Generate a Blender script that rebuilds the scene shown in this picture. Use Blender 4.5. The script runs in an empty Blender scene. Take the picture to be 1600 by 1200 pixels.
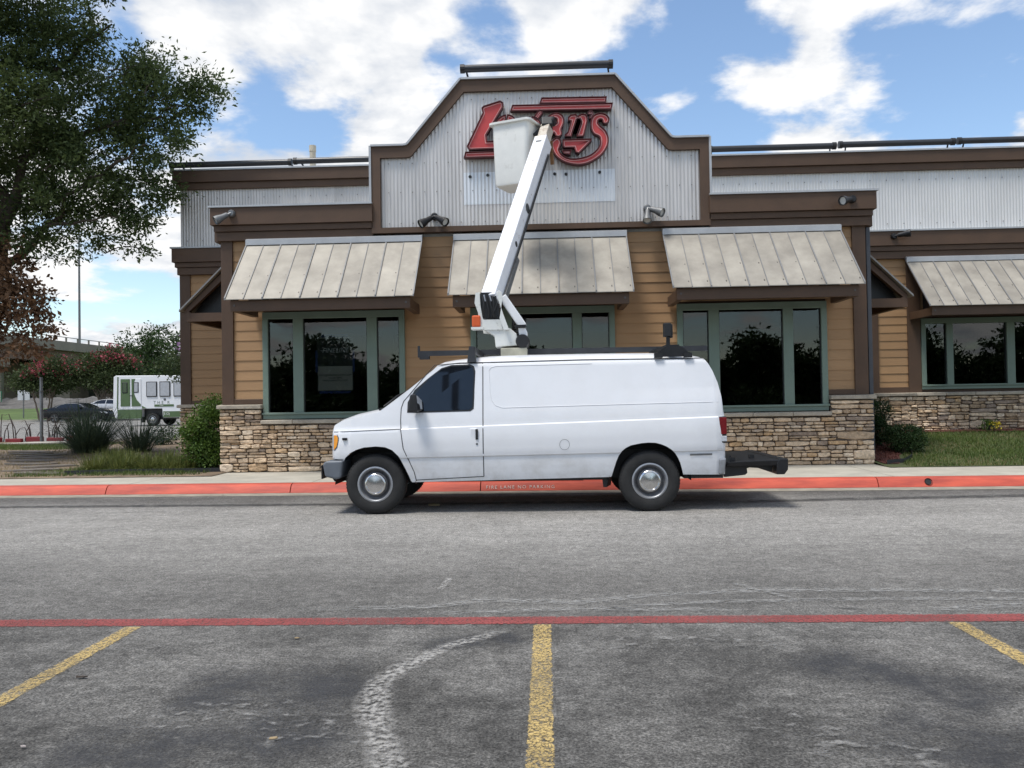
import bpy, bmesh, math, random
import numpy as np
from mathutils import Vector, Matrix
R = math.radians
random.seed(7); rng = np.random.default_rng(7)
scene = bpy.context.scene
C = scene.collection

# ------------------------------------------------------------------ camera
cd = bpy.data.cameras.new('camera'); cam = bpy.data.objects.new('camera', cd); C.objects.link(cam)
cd.sensor_width = 36.0; cd.lens = 36.0 * 1294 / 1600; cd.clip_start = 0.05; cd.clip_end = 3000
cam.matrix_world = (Matrix.Translation((0, 0, 1.46)) @ Matrix.Rotation(R(2.3), 4, 'Z')
                    @ Matrix.Rotation(R(90.97), 4, 'X') @ Matrix.Rotation(R(-0.95), 4, 'Z'))
scene.camera = cam
# ------------------------------------------------------------------ sun, sky, exposure
SUN = Vector((-0.30, -0.26, 0.92)).normalized()          # towards the sun
sl = bpy.data.lights.new('sun', 'SUN'); sl.energy = 2.0; sl.angle = R(16); sl.color = (1.0, 0.96, 0.9)
so = bpy.data.objects.new('sun', sl); C.objects.link(so)
so.rotation_euler = SUN.to_track_quat('Z', 'Y').to_euler(); so.location = (-10, -8, 30)
world = bpy.data.worlds.new('World'); scene.world = world; world.use_nodes = True
wt = world.node_tree; wn = wt.nodes; wl = wt.links
for n in list(wn): wn.remove(n)
def W(t, **k):
    n = wn.new(t)
    for a, b in k.items(): setattr(n, a, b)
    return n
def wmath(op, a, b=None, c=None):
    n = W('ShaderNodeMath', operation=op)
    for i, v in enumerate((a, b, c)):
        if v is None: continue
        if isinstance(v, (int, float)): n.inputs[i].default_value = v
        else: wl.new(v, n.inputs[i])
    return n.outputs[0]
wout = W('ShaderNodeOutputWorld'); bg = W('ShaderNodeBackground'); bg.inputs[1].default_value = 0.10
sky = W('ShaderNodeTexSky', sky_type='NISHITA', sun_disc=False)
sky.sun_elevation = math.asin(SUN.z); sky.sun_rotation = math.atan2(SUN.x, SUN.y)
sky.air_density = 1.1; sky.dust_density = 0.15; sky.ozone_density = 2.2
tc = W('ShaderNodeTexCoord'); sep = W('ShaderNodeSeparateXYZ'); wl.new(tc.outputs['Generated'], sep.inputs[0])
zz = wmath('ADD', wmath('MAXIMUM', sep.outputs[2], 0.0), 0.22)
comb = W('ShaderNodeCombineXYZ')
wl.new(wmath('DIVIDE', sep.outputs[0], zz), comb.inputs[0]); wl.new(wmath('DIVIDE', sep.outputs[1], zz), comb.inputs[1])
def cloud_noise(off, scale, detail, rough):
    a = W('ShaderNodeVectorMath', operation='ADD'); wl.new(comb.outputs[0], a.inputs[0]); a.inputs[1].default_value = off
    n = W('ShaderNodeTexNoise'); wl.new(a.outputs[0], n.inputs['Vector'])
    n.inputs['Scale'].default_value = scale; n.inputs['Detail'].default_value = detail; n.inputs['Roughness'].default_value = rough
    n.inputs['Distortion'].default_value = 0.1
    return n.outputs[0]
CO = (3.1, 1.7, 0.4)
n1 = cloud_noise(CO, 2.0, 10, 0.56)
n2 = cloud_noise((CO[0] + 0.05, CO[1] + 0.07, CO[2]), 2.0, 6, 0.56)
n3 = cloud_noise((9, 4, 2), 3.2, 7, 0.62)
# cloud banks and clear gaps: direction, angular radius in degrees, amount
BANKS = [(-0.263, 0.908, 0.326, 4.0, -0.12), (-0.074, 0.921, 0.383, 3.0, -0.08), (-0.171, 0.898, 0.405, 3.0, -0.06), (-0.289, 0.869, 0.403, 3.0, -0.05), (-0.208, 0.930, 0.303, 3.0, -0.06), (-0.030, 0.916, 0.401, 2.0, -0.03), (-0.293, 0.880, 0.373, 11.0, 0.10), (-0.362, 0.845, 0.394, 8.0, 0.08), (-0.202, 0.910, 0.361, 7.0, 0.07), (0.041, 0.915, 0.401, 6.0, 0.08), (-0.141, 0.892, 0.429, 9.0, 0.08), (0.274, 0.875, 0.399, 6.0, 0.06), (0.363, 0.851, 0.379, 8.0, 0.12), (0.448, 0.821, 0.355, 8.0, 0.12), (0.238, 0.926, 0.292, 3.0, 0.09), (0.309, 0.908, 0.284, 4.0, 0.10), (0.385, 0.879, 0.279, 5.0, 0.11), (0.443, 0.852, 0.278, 4.0, 0.10), (-0.317, 0.905, 0.284, 6.0, 0.10), (-0.479, 0.868, 0.132, 11.0, 0.14), (-0.415, 0.880, 0.230, 8.0, 0.10), (0.127, 0.936, 0.328, 2.0, 0.08), (-0.105, 0.933, 0.345, 2.5, -0.10), (-0.074, 0.918, 0.389, 3.5, -0.14), (0.174, 0.917, 0.359, 5.0, -0.16), (0.236, 0.915, 0.327, 3.5, -0.14), (0.152, 0.908, 0.391, 3.0, -0.10), (0.426, 0.855, 0.296, 3.5, -0.10), (0.360, 0.880, 0.311, 3.5, -0.12), (0.306, 0.895, 0.325, 3.0, -0.05), (-0.268, 0.910, 0.316, 3.0, -0.08), (-0.207, 0.929, 0.306, 3.0, -0.08)]
acc = wmath('MULTIPLY_ADD', n1, 1.7, -0.36)
for x_, y_, z_, r_, a_ in BANKS:
    dt = W('ShaderNodeVectorMath', operation='DOT_PRODUCT'); wl.new(tc.outputs['Generated'], dt.inputs[0]); dt.inputs[1].default_value = (x_, y_, z_)
    q_ = W('ShaderNodeMapRange', interpolation_type='SMOOTHSTEP'); wl.new(dt.outputs['Value'], q_.inputs[0]); q_.inputs[1].default_value = math.cos(R(r_ * 1.5)); q_.inputs[2].default_value = 1.0; q_.inputs[4].default_value = a_ * (.50 if a_ > 0 else 1.05)
    acc = wmath('ADD', acc, q_.outputs[0])
dens = W('ShaderNodeMapRange', interpolation_type='SMOOTHSTEP'); wl.new(acc, dens.inputs[0])
dens.inputs[1].default_value = 0.44; dens.inputs[2].default_value = 0.60
shade = wmath('MULTIPLY_ADD', wmath('SUBTRACT', n1, n2), 4.0, 0.92)
shade = wmath('ADD', shade, wmath('MULTIPLY', wmath('SUBTRACT', n3, 0.5), 0.35))
shade = wmath('MINIMUM', wmath('MAXIMUM', shade, 0.55), 1.08)
cc = W('ShaderNodeMixRGB'); cc.inputs[1].default_value = (3.7, 3.95, 4.35, 1); cc.inputs[2].default_value = (5.7, 5.7, 5.7, 1)
cmr = W('ShaderNodeMapRange'); wl.new(shade, cmr.inputs[0]); cmr.inputs[1].default_value = 0.55; cmr.inputs[2].default_value = 1.05
wl.new(cmr.outputs[0], cc.inputs[0])
mx = W('ShaderNodeMixRGB'); wl.new(dens.outputs[0], mx.inputs[0]); wl.new(sky.outputs[0], mx.inputs[1]); wl.new(cc.outputs[0], mx.inputs[2])
wl.new(mx.outputs[0], bg.inputs[0]); wl.new(bg.outputs[0], wout.inputs[0])
scene.view_settings.view_transform = 'Standard'; scene.view_settings.look = 'None'
scene.view_settings.gamma = 1.0; scene.view_settings.exposure = 0.88; scene.view_settings.use_curve_mapping = False
scene.render.engine = 'CYCLES'

# ------------------------------------------------------------------ materials
MATS = {}
def nodes_of(m):
    m.use_nodes = True
    return m.node_tree.nodes, m.node_tree.links, m.node_tree.nodes['Principled BSDF']
def lin(c):
    return tuple((v / 12.92 if v <= .04045 else ((v + .055) / 1.055) ** 2.4) for v in c)
def mat(name, col, rough=0.6, metal=0.0, var=0.12, scale=6.0, bump=0.0, bscale=60.0, coat=0.0, col2=None, rnd=0.0, stretch=(1, 1, 1), detail=6, spec=0.5, trans=False):
    """procedural principled: colour varied by object-space noise, optional per-object random, optional fine bump"""
    m = bpy.data.materials.new(name); N, L, P = nodes_of(m)
    P.inputs['Roughness'].default_value = rough; P.inputs['Metallic'].default_value = metal
    P.inputs['Coat Weight'].default_value = coat; P.inputs['Coat Roughness'].default_value = 0.06
    P.inputs['Specular IOR Level'].default_value = spec
    t = N.new('ShaderNodeTexCoord'); mp = N.new('ShaderNodeMapping'); L.new(t.outputs['Object'], mp.inputs[0]); mp.inputs['Scale'].default_value = stretch
    if rnd > 0:
        oi = N.new('ShaderNodeObjectInfo'); ml = N.new('ShaderNodeMath'); ml.operation = 'MULTIPLY'; ml.inputs[1].default_value = 37.0
        L.new(oi.outputs['Random'], ml.inputs[0]); cb = N.new('ShaderNodeCombineXYZ'); L.new(ml.outputs[0], cb.inputs[0]); L.new(ml.outputs[0], cb.inputs[2])
        L.new(cb.outputs[0], mp.inputs['Location'])
    nz = N.new('ShaderNodeTexNoise'); L.new(mp.outputs[0], nz.inputs['Vector']); nz.inputs['Scale'].default_value = scale; nz.inputs['Detail'].default_value = detail
    nz.inputs['Roughness'].default_value = 0.62
    mr = N.new('ShaderNodeMapRange'); L.new(nz.outputs[0], mr.inputs[0]); mr.inputs[1].default_value = 0.3; mr.inputs[2].default_value = 0.7
    mixn = N.new('ShaderNodeMixRGB'); L.new(mr.outputs[0], mixn.inputs[0])
    c2 = col2 if col2 else tuple(min(1, v * (1 + var)) for v in col)
    c1 = col if col2 else tuple(v * (1 - var) for v in col)
    mixn.inputs[1].default_value = (*c1, 1); mixn.inputs[2].default_value = (*c2, 1)
    outc = mixn.outputs[0]
    if rnd > 0:
        hs = N.new('ShaderNodeHueSaturation'); L.new(outc, hs.inputs['Color'])
        m2 = N.new('ShaderNodeMapRange'); L.new(oi.outputs['Random'], m2.inputs[0]); m2.inputs[3].default_value = 1 - rnd; m2.inputs[4].default_value = 1 + rnd
        L.new(m2.outputs[0], hs.inputs['Value']); outc = hs.outputs[0]
    L.new(outc, P.inputs['Base Color'])
    if bump > 0:
        nb = N.new('ShaderNodeTexNoise'); L.new(mp.outputs[0], nb.inputs['Vector']); nb.inputs['Scale'].default_value = bscale; nb.inputs['Detail'].default_value = 5
        b = N.new('ShaderNodeBump'); L.new(nb.outputs[0], b.inputs['Height']); b.inputs['Strength'].default_value = bump; b.inputs['Distance'].default_value = 0.02
        L.new(b.outputs[0], P.inputs['Normal'])
    if trans:
        P.inputs['Transmission Weight'].default_value = 0.0
    MATS[name] = m
    return m
def leaf_mat(name, c1, c2, tl=0.35, scale=0.8, rough=0.55):
    m = bpy.data.materials.new(name); N, L, P = nodes_of(m)
    g = N.new('ShaderNodeNewGeometry')
    t = N.new('ShaderNodeTexCoord'); nz = N.new('ShaderNodeTexNoise'); L.new(t.outputs['Object'], nz.inputs['Vector']); nz.inputs['Scale'].default_value = scale
    nz.inputs['Detail'].default_value = 3
    ad = N.new('ShaderNodeMath'); ad.operation = 'MULTIPLY_ADD'; L.new(g.outputs['Random Per Island'], ad.inputs[0]); ad.inputs[1].default_value = 0.7
    ml = N.new('ShaderNodeMath'); ml.operation = 'MULTIPLY_ADD'; L.new(nz.outputs[0], ml.inputs[0]); ml.inputs[1].default_value = 1.3; ml.inputs[2].default_value = -0.5
    L.new(ml.outputs[0], ad.inputs[2])
    mixn = N.new('ShaderNodeMixRGB'); L.new(ad.outputs[0], mixn.inputs[0]); mixn.inputs[1].default_value = (*c1, 1); mixn.inputs[2].default_value = (*c2, 1)
    L.new(mixn.outputs[0], P.inputs['Base Color']); P.inputs['Roughness'].default_value = rough; P.inputs['Specular IOR Level'].default_value = 0.3
    tr = N.new('ShaderNodeBsdfTranslucent'); L.new(mixn.outputs[0], tr.inputs[0])
    ms = N.new('ShaderNodeMixShader'); ms.inputs[0].default_value = tl
    L.new(P.outputs[0], ms.inputs[1]); L.new(tr.outputs[0], ms.inputs[2]); L.new(ms.outputs[0], N['Material Output'].inputs[0])
    return m
def glass_mat(name, tint, refl=1.0, ior=1.5, rough=0.01):
    m = bpy.data.materials.new(name); N, L, P = nodes_of(m); N.remove(P)
    fr = N.new('ShaderNodeFresnel'); fr.inputs[0].default_value = ior
    t = N.new('ShaderNodeTexCoord'); nz = N.new('ShaderNodeTexNoise'); L.new(t.outputs['Object'], nz.inputs['Vector']); nz.inputs['Scale'].default_value = 0.9; nz.inputs['Detail'].default_value = 1
    b = N.new('ShaderNodeBump'); b.inputs['Strength'].default_value = 0.02; b.inputs['Distance'].default_value = 0.05; L.new(nz.outputs[0], b.inputs['Height'])
    gl = N.new('ShaderNodeBsdfGlossy'); gl.inputs['Roughness'].default_value = rough; gl.inputs['Color'].default_value = (refl, refl, refl, 1); L.new(b.outputs[0], gl.inputs['Normal'])
    tr = N.new('ShaderNodeBsdfTransparent'); tr.inputs[0].default_value = (*tint, 1)
    mul = N.new('ShaderNodeMath'); mul.operation = 'MULTIPLY'; mul.inputs[1].default_value = 1.1; mul.use_clamp = True; L.new(fr.outputs[0], mul.inputs[0])
    ms = N.new('ShaderNodeMixShader'); L.new(mul.outputs[0], ms.inputs[0]); L.new(tr.outputs[0], ms.inputs[1]); L.new(gl.outputs[0], ms.inputs[2])
    L.new(ms.outputs[0], N['Material Output'].inputs[0])
    return m

# ------------------------------------------------------------------ mesh helpers
ORG = {}
def origin(o): return ORG.get(o.name, Vector((0, 0, 0))) if o else Vector((0, 0, 0))
def tag(o, label=None, cat=None, group=None, kind=None):
    if label: o['label'] = label
    if cat: o['category'] = cat
    if group: o['group'] = group
    if kind: o['kind'] = kind
    return o
def thing(name, label, cat, loc, group=None):
    o = bpy.data.objects.new(name, None); C.objects.link(o); o.location = loc; o.empty_display_size = 0.2
    ORG[o.name] = Vector(loc)
    return tag(o, label, cat, group)
class MB:
    def __init__(s): s.v = []; s.f = []; s.mi = []; s.cur = 0
    def add(s, vs, fs):
        k = len(s.v); s.v += [tuple(v) for v in vs]; s.f += [tuple(i + k for i in f) for f in fs]; s.mi += [s.cur] * len(fs); return s
    def box(s, x0, x1, y0, y1, z0, z1):
        return s.add([(x0, y0, z0), (x1, y0, z0), (x1, y1, z0), (x0, y1, z0), (x0, y0, z1), (x1, y0, z1), (x1, y1, z1), (x0, y1, z1)],
                     [(0, 3, 2, 1), (4, 5, 6, 7), (0, 1, 5, 4), (1, 2, 6, 5), (2, 3, 7, 6), (3, 0, 4, 7)])
    def hexa(s, b, t):          # two quads of points
        return s.add(list(b) + list(t), [(0, 3, 2, 1), (4, 5, 6, 7), (0, 1, 5, 4), (1, 2, 6, 5), (2, 3, 7, 6), (3, 0, 4, 7)])
    def prismY(s, poly, y0, y1):  # poly in xz
        n = len(poly)
        if sum(poly[i][0] * poly[(i + 1) % n][1] - poly[(i + 1) % n][0] * poly[i][1] for i in range(n)) < 0: poly = poly[::-1]
        vs = [(x, y0, z) for x, z in poly] + [(x, y1, z) for x, z in poly]
        return s.add(vs, [tuple(range(n)), tuple(range(2 * n - 1, n - 1, -1))] + [(i, i + n, (i + 1) % n + n, (i + 1) % n)[::1] for i in range(n)])
    def beam(s, a, b, w, h, up=(0, 0, 1)):   # rectangular bar from a to b
        a = Vector(a); b = Vector(b); d = (b - a).normalized(); u = Vector(up)
        sd = d.cross(u)
        if sd.length < 1e-4: sd = d.cross(Vector((0, 1, 0)))
        sd.normalize(); u = sd.cross(d).normalized()
        q = [(-1, -1), (1, -1), (1, 1), (-1, 1)]
        vs = [p + sd * (w / 2 * i) + u * (h / 2 * j) for p in (a, b) for i, j in q]
        return s.add(vs, [(0, 1, 2, 3), (7, 6, 5, 4), (0, 4, 5, 1), (1, 5, 6, 2), (2, 6, 7, 3), (3, 7, 4, 0)])
    def tube(s, pts, r, n=8, cap=True):
        pts = [Vector(p) for p in pts]; rs = r if isinstance(r, (list, tuple)) else [r] * len(pts)
        ref = Vector((0.13, 0.31, 0.94)); k = len(s.v); m = len(pts)
        for i, p in enumerate(pts):
            d = (pts[min(i + 1, m - 1)] - pts[max(i - 1, 0)]).normalized()
            a = d.cross(ref)
            if a.length < 0.05: a = d.cross(Vector((1, 0, 0)))
            a.normalize(); b = d.cross(a)
            for j in range(n):
                t = 2 * math.pi * j / n; s.v.append(tuple(p + a * (math.cos(t) * rs[i]) + b * (math.sin(t) * rs[i])))
        for i in range(m - 1):
            for j in range(n):
                s.f.append((k + i * n + j, k + i * n + (j + 1) % n, k + (i + 1) * n + (j + 1) % n, k + (i + 1) * n + j)); s.mi.append(s.cur)
        if cap:
            s.f.append(tuple(k + j for j in range(n))[::-1]); s.f.append(tuple(k + (m - 1) * n + j for j in range(n))); s.mi += [s.cur] * 2
        return s
    def lathe(s, prof, c, axis=(0, 1, 0), n=32):   # prof: (radius, along axis)
        ax = Vector(axis).normalized(); a = ax.orthogonal().normalized(); b = ax.cross(a); c = Vector(c); k = len(s.v)
        for r, h in prof:
            for j in range(n):
                t = 2 * math.pi * j / n; s.v.append(tuple(c + ax * h + (a * math.cos(t) + b * math.sin(t)) * r))
        for i in range(len(prof) - 1):
            for j in range(n):
                s.f.append((k + i * n + j, k + i * n + (j + 1) % n, k + (i + 1) * n + (j + 1) % n, k + (i + 1) * n + j)); s.mi.append(s.cur)
        return s
    def grid(s, pts):   # rows of points
        k = len(s.v); r = len(pts); c = len(pts[0])
        for row in pts: s.v += [tuple(p) for p in row]
        for i in range(r - 1):
            for j in range(c - 1): s.f.append((k + i * c + j, k + i * c + j + 1, k + (i + 1) * c + j + 1, k + (i + 1) * c + j)); s.mi.append(s.cur)
        return s
    def build(s, name, m, parent=None, smooth=False, bevel=0.0, seg=2, base=None, merge=False, recalc=False):
        o0 = origin(parent) if parent else Vector(base or (0, 0, 0))
        me = bpy.data.meshes.new(name)
        me.from_pydata([(v[0] - o0.x, v[1] - o0.y, v[2] - o0.z) for v in s.v], [], s.f)
        ms = m if isinstance(m, (list, tuple)) else [m]
        for q in ms: me.materials.append(q)
        if len(ms) > 1: me.polygons.foreach_set('material_index', s.mi)
        if smooth: me.polygons.foreach_set('use_smooth', [True] * len(me.polygons))
        if merge or recalc:
            bm = bmesh.new(); bm.from_mesh(me)
            if merge:
                bmesh.ops.remove_doubles(bm, verts=bm.verts, dist=0.0004)
                bmesh.ops.dissolve_degenerate(bm, edges=bm.edges, dist=0.0002)
            bmesh.ops.recalc_face_normals(bm, faces=bm.faces); bm.to_mesh(me); bm.free()
        me.update()
        o = bpy.data.objects.new(name, me); C.objects.link(o)
        if parent: o.parent = parent; ORG[o.name] = o0
        else: o.location = o0; ORG[o.name] = o0
        if bevel > 0:
            b = o.modifiers.new('bevel', 'BEVEL'); b.width = bevel; b.segments = seg; b.limit_method = 'ANGLE'; b.angle_limit = R(35)
        if smooth and bevel == 0 and len(s.f) < 60000:
            try: me.set_sharp_from_angle(angle=R(40))
            except Exception: pass
        return o
def inst(name, me, parent, loc, scale=(1, 1, 1), rot=(0, 0, 0), m=None):
    o = bpy.data.objects.new(name, me); C.objects.link(o)
    o0 = origin(parent); o.parent = parent
    o.location = Vector(loc) - o0; o.scale = scale; o.rotation_euler = rot; ORG[o.name] = o0
    return o
def text(name, body, size, m, parent, mtx, ext=0.002, align='CENTER', space=1.0, shear=0.0):
    cu = bpy.data.curves.new(name, 'FONT'); cu.body = body; cu.size = size; cu.extrude = ext; cu.align_x = align; cu.align_y = 'CENTER'
    cu.space_character = space; cu.shear = shear; cu.resolution_u = 3
    tmp = bpy.data.objects.new(name + '_tmp', cu); C.objects.link(tmp)
    dg = bpy.context.evaluated_depsgraph_get(); me = bpy.data.meshes.new_from_object(tmp.evaluated_get(dg))
    bpy.data.objects.remove(tmp); me.transform(mtx)
    o0 = origin(parent); me.transform(Matrix.Translation(-o0))
    me.materials.clear(); me.materials.append(m)
    o = bpy.data.objects.new(name, me); C.objects.link(o); o.parent = parent; ORG[o.name] = o0
    return o
FRONT = Matrix.Rotation(R(90), 4, 'X')      # text facing -Y
def interp(x, pts):
    if x <= pts[0][0]: return pts[0][1]
    for (a, b), (c, d) in zip(pts, pts[1:]):
        if x <= c: return b + (d - b) * (x - a) / (c - a) if c > a else d
    return pts[-1][1]

# ------------------------------------------------------------------ palette
def asphalt_mat():
    m = bpy.data.materials.new('asphalt'); N, L, P = nodes_of(m); P.inputs['Roughness'].default_value = 0.88; P.inputs['Specular IOR Level'].default_value = 0.25
    t = N.new('ShaderNodeTexCoord')
    def noise(scale, det=4, st=None, rough=.6):
        n = N.new('ShaderNodeTexNoise'); n.inputs['Scale'].default_value = scale; n.inputs['Detail'].default_value = det; n.inputs['Roughness'].default_value = rough
        if st:
            mp = N.new('ShaderNodeMapping'); mp.inputs['Scale'].default_value = st; L.new(t.outputs['Object'], mp.inputs[0]); L.new(mp.outputs[0], n.inputs['Vector'])
        else: L.new(t.outputs['Object'], n.inputs['Vector'])
        return n.outputs[0]
    def mr(v, a, b, c=0., d=1.):
        q = N.new('ShaderNodeMapRange'); L.new(v, q.inputs[0])
        for i, x in enumerate((a, b, c, d)): q.inputs[i + 1].default_value = x
        return q.outputs[0]
    def mth(op, a, b):
        q = N.new('ShaderNodeMath'); q.operation = op
        for i, v in enumerate((a, b)):
            if isinstance(v, (int, float)): q.inputs[i].default_value = v
            else: L.new(v, q.inputs[i])
        return q.outputs[0]
    sp = N.new('ShaderNodeSeparateXYZ'); L.new(t.outputs['Object'], sp.inputs[0])
    wob = mth('MULTIPLY', mth('SUBTRACT', noise(0.5, 3), 0.5), 1.6)
    yy = mth('ADD', sp.outputs[1], wob)
    cr = N.new('ShaderNodeValToRGB'); L.new(mr(yy, 0, 16), cr.inputs[0])     # worn driving lane against the sealed bays
    e = cr.color_ramp.elements; e[0].position = 0.0; e[0].color = (.09, .09, .09, 1); e[1].position = 1; e[1].color = (.2, .2, .2, 1)
    for pos, v in ((.20, .100), (.28, .125), (.34, .135), (.40, .125), (.47, .175), (.57, .245), (.69, .24), (.755, .13), (.79, .10), (.82, .15)):
        q = e.new(pos); q.color = (v, v, v, 1)
    base = cr.outputs[0]
    patch = mth('MULTIPLY', mr(noise(1.1, 9, None, .8), .34, .66, .84, 1.14), mth('ADD', mth('MULTIPLY', mr(noise(.8, 10, None, .78), .43, .56, -.46, 0.0), mr(yy, 5.0, 6.2, 1.0, .25)), 1.0))
    streak = mr(noise(1.6, 8, (.22, 1.8, 1), .75), .35, .65, .90, 1.09)
    grain = mr(noise(80, 3, None, .75), .36, .64, .35, 1.72)
    grain2 = mr(noise(34, 5, None, .8), .34, .66, .58, 1.42)
    grain3 = mr(noise(11, 7, None, .82), .36, .64, .66, 1.36)
    val = mth('MULTIPLY', mth('MULTIPLY', patch, mth('MULTIPLY', streak, grain3)), mth('MULTIPLY', grain, grain2))
    # pale grit caught in the sealed bays
    spots = mth('MULTIPLY', mr(noise(13, 8, (.7, 1, 1), .8), .54, .62), mth('MULTIPLY', mr(noise(.8, 4), .44, .58), mr(noise(60, 3, None, .7), .38, .56)))
    mul = N.new('ShaderNodeMixRGB'); mul.blend_type = 'MULTIPLY'; mul.inputs[0].default_value = 1
    L.new(base, mul.inputs[1])
    cb = N.new('ShaderNodeCombineXYZ'); L.new(mth('MULTIPLY', val, 1.04), cb.inputs[0]); L.new(mth('MULTIPLY', val, 1.0), cb.inputs[1]); L.new(mth('MULTIPLY', val, .93), cb.inputs[2])
    L.new(cb.outputs[0], mul.inputs[2])
    mg = N.new('ShaderNodeMixRGB'); L.new(mth('MULTIPLY', spots, .7), mg.inputs[0]); L.new(mul.outputs[0], mg.inputs[1]); mg.inputs[2].default_value = (.30, .29, .27, 1)
    L.new(mg.outputs[0], P.inputs['Base Color'])
    b = N.new('ShaderNodeBump'); b.inputs['Strength'].default_value = 0.55; b.inputs['Distance'].default_value = 0.012
    L.new(mth('ADD', noise(60, 4), mth('MULTIPLY', noise(22, 3), 1.0)), b.inputs['Height']); L.new(b.outputs[0], P.inputs['Normal'])
    return m
def worn_mat(name, col, thr0, thr1, scale=30, edge=True, st=(1, 1, 1), detail=6, rough=.8, amount=1.0, crack=0.0, rag=False):
    """thin paint or scuff layer: shows the surface below through noise-shaped gaps; uv.v runs 0..1 across"""
    m = bpy.data.materials.new(name); N, L, P = nodes_of(m); P.inputs['Roughness'].default_value = rough
    t = N.new('ShaderNodeTexCoord'); mp = N.new('ShaderNodeMapping'); mp.inputs['Scale'].default_value = st; L.new(t.outputs['Object'], mp.inputs[0])
    n = N.new('ShaderNodeTexNoise'); L.new(mp.outputs[0], n.inputs['Vector']); n.inputs['Scale'].default_value = scale; n.inputs['Detail'].default_value = detail; n.inputs['Roughness'].default_value = .7
    q = N.new('ShaderNodeMapRange'); L.new(n.outputs[0], q.inputs[0]); q.inputs[1].default_value = thr0; q.inputs[2].default_value = thr1; q.inputs[4].default_value = amount
    fac = q.outputs[0]
    def mth(op, a, b):
        k = N.new('ShaderNodeMath'); k.operation = op; k.use_clamp = True
        for i, v in enumerate((a, b)):
            if isinstance(v, (int, float)): k.inputs[i].default_value = v
            else: L.new(v, k.inputs[i])
        return k.outputs[0]
    if edge:
        uv = N.new('ShaderNodeUVMap'); sp = N.new('ShaderNodeSeparateXYZ'); L.new(uv.outputs[0], sp.inputs[0])
        k = N.new('ShaderNodeMath'); k.operation = 'PINGPONG'; L.new(sp.outputs[1], k.inputs[0]); k.inputs[1].default_value = .5
        e = N.new('ShaderNodeMapRange'); L.new(k.outputs[0], e.inputs[0]); e.inputs[1].default_value = 0; e.inputs[2].default_value = .3
        k2 = N.new('ShaderNodeMath'); k2.operation = 'PINGPONG'; L.new(sp.outputs[0], k2.inputs[0]); k2.inputs[1].default_value = .5
        e2 = N.new('ShaderNodeMapRange'); L.new(k2.outputs[0], e2.inputs[0]); e2.inputs[1].default_value = 0; e2.inputs[2].default_value = .15
        fac = mth('MULTIPLY', fac, mth('MULTIPLY', e.outputs[0], e2.outputs[0]))
    if rag:
        uv = N.new('ShaderNodeUVMap'); sp = N.new('ShaderNodeSeparateXYZ'); L.new(uv.outputs[0], sp.inputs[0])
        k = N.new('ShaderNodeMath'); k.operation = 'PINGPONG'; L.new(sp.outputs[1], k.inputs[0]); k.inputs[1].default_value = .5
        nr = N.new('ShaderNodeTexNoise'); L.new(t.outputs['Object'], nr.inputs['Vector']); nr.inputs['Scale'].default_value = 28; nr.inputs['Detail'].default_value = 5
        ka = N.new('ShaderNodeMath'); ka.operation = 'MULTIPLY_ADD'; L.new(nr.outputs[0], ka.inputs[0]); ka.inputs[1].default_value = .34; L.new(k.outputs[0], ka.inputs[2])
        e = N.new('ShaderNodeMapRange'); L.new(ka.outputs[0], e.inputs[0]); e.inputs[1].default_value = .18; e.inputs[2].default_value = .23
        nf = N.new('ShaderNodeTexNoise'); L.new(t.outputs['Object'], nf.inputs['Vector']); nf.inputs['Scale'].default_value = 1.3; nf.inputs['Detail'].default_value = 5
        fade = N.new('ShaderNodeMapRange'); L.new(nf.outputs[0], fade.inputs[0]); fade.inputs[1].default_value = .35; fade.inputs[2].default_value = .6; fade.inputs[3].default_value = .62; fade.inputs[4].default_value = 1
        fac = mth('MULTIPLY', fac, mth('MULTIPLY', e.outputs[0], fade.outputs[0]))
    if crack > 0:
        vo = N.new('ShaderNodeTexVoronoi'); vo.feature = 'DISTANCE_TO_EDGE'; vo.inputs['Scale'].default_value = crack; L.new(mp.outputs[0], vo.inputs['Vector'])
        c = N.new('ShaderNodeMapRange'); L.new(vo.outputs['Distance'], c.inputs[0]); c.inputs[1].default_value = .01; c.inputs[2].default_value = .07
        fac = mth('MULTIPLY', fac, c.outputs[0])
    n2 = N.new('ShaderNodeTexNoise'); L.new(t.outputs['Object'], n2.inputs['Vector']); n2.inputs['Scale'].default_value = 7; n2.inputs['Detail'].default_value = 5
    mc = N.new('ShaderNodeMixRGB'); L.new(n2.outputs[0], mc.inputs[0]); mc.inputs[1].default_value = (*[v * .72 for v in col], 1); mc.inputs[2].default_value = (*[min(1, v * 1.2) for v in col], 1)
    L.new(mc.outputs[0], P.inputs['Base Color'])
    tr = N.new('ShaderNodeBsdfTransparent'); ms = N.new('ShaderNodeMixShader'); L.new(fac, ms.inputs[0]); L.new(tr.outputs[0], ms.inputs[1]); L.new(P.outputs[0], ms.inputs[2])
    L.new(ms.outputs[0], N['Material Output'].inputs[0])
    return m
M_asphalt = asphalt_mat()
M_red_line = worn_mat('red_line_paint', (.27, .06, .055), .34, .50, 55, edge=False, rag=True)
M_yellow = worn_mat('yellow_line_paint', (.54, .39, .15), .36, .54, 45, edge=False, crack=42, rag=True)
M_scuff = worn_mat('pale_scuff', (.40, .385, .36), .41, .60, 30, amount=.85, detail=11)
M_scuff2 = worn_mat('faint_scuff', (.36, .355, .34), .44, .66, 24, st=(.6, 1.4, 1), amount=.8, detail=9)
M_stain = worn_mat('dark_sealer_stain', (.040, .041, .045), .36, .60, 3.2, detail=11, amount=.62)
M_grit = worn_mat('pale_grit', (.36, .35, .33), .53, .66, 15, detail=9, amount=.55, st=(.7, 1, 1))
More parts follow.
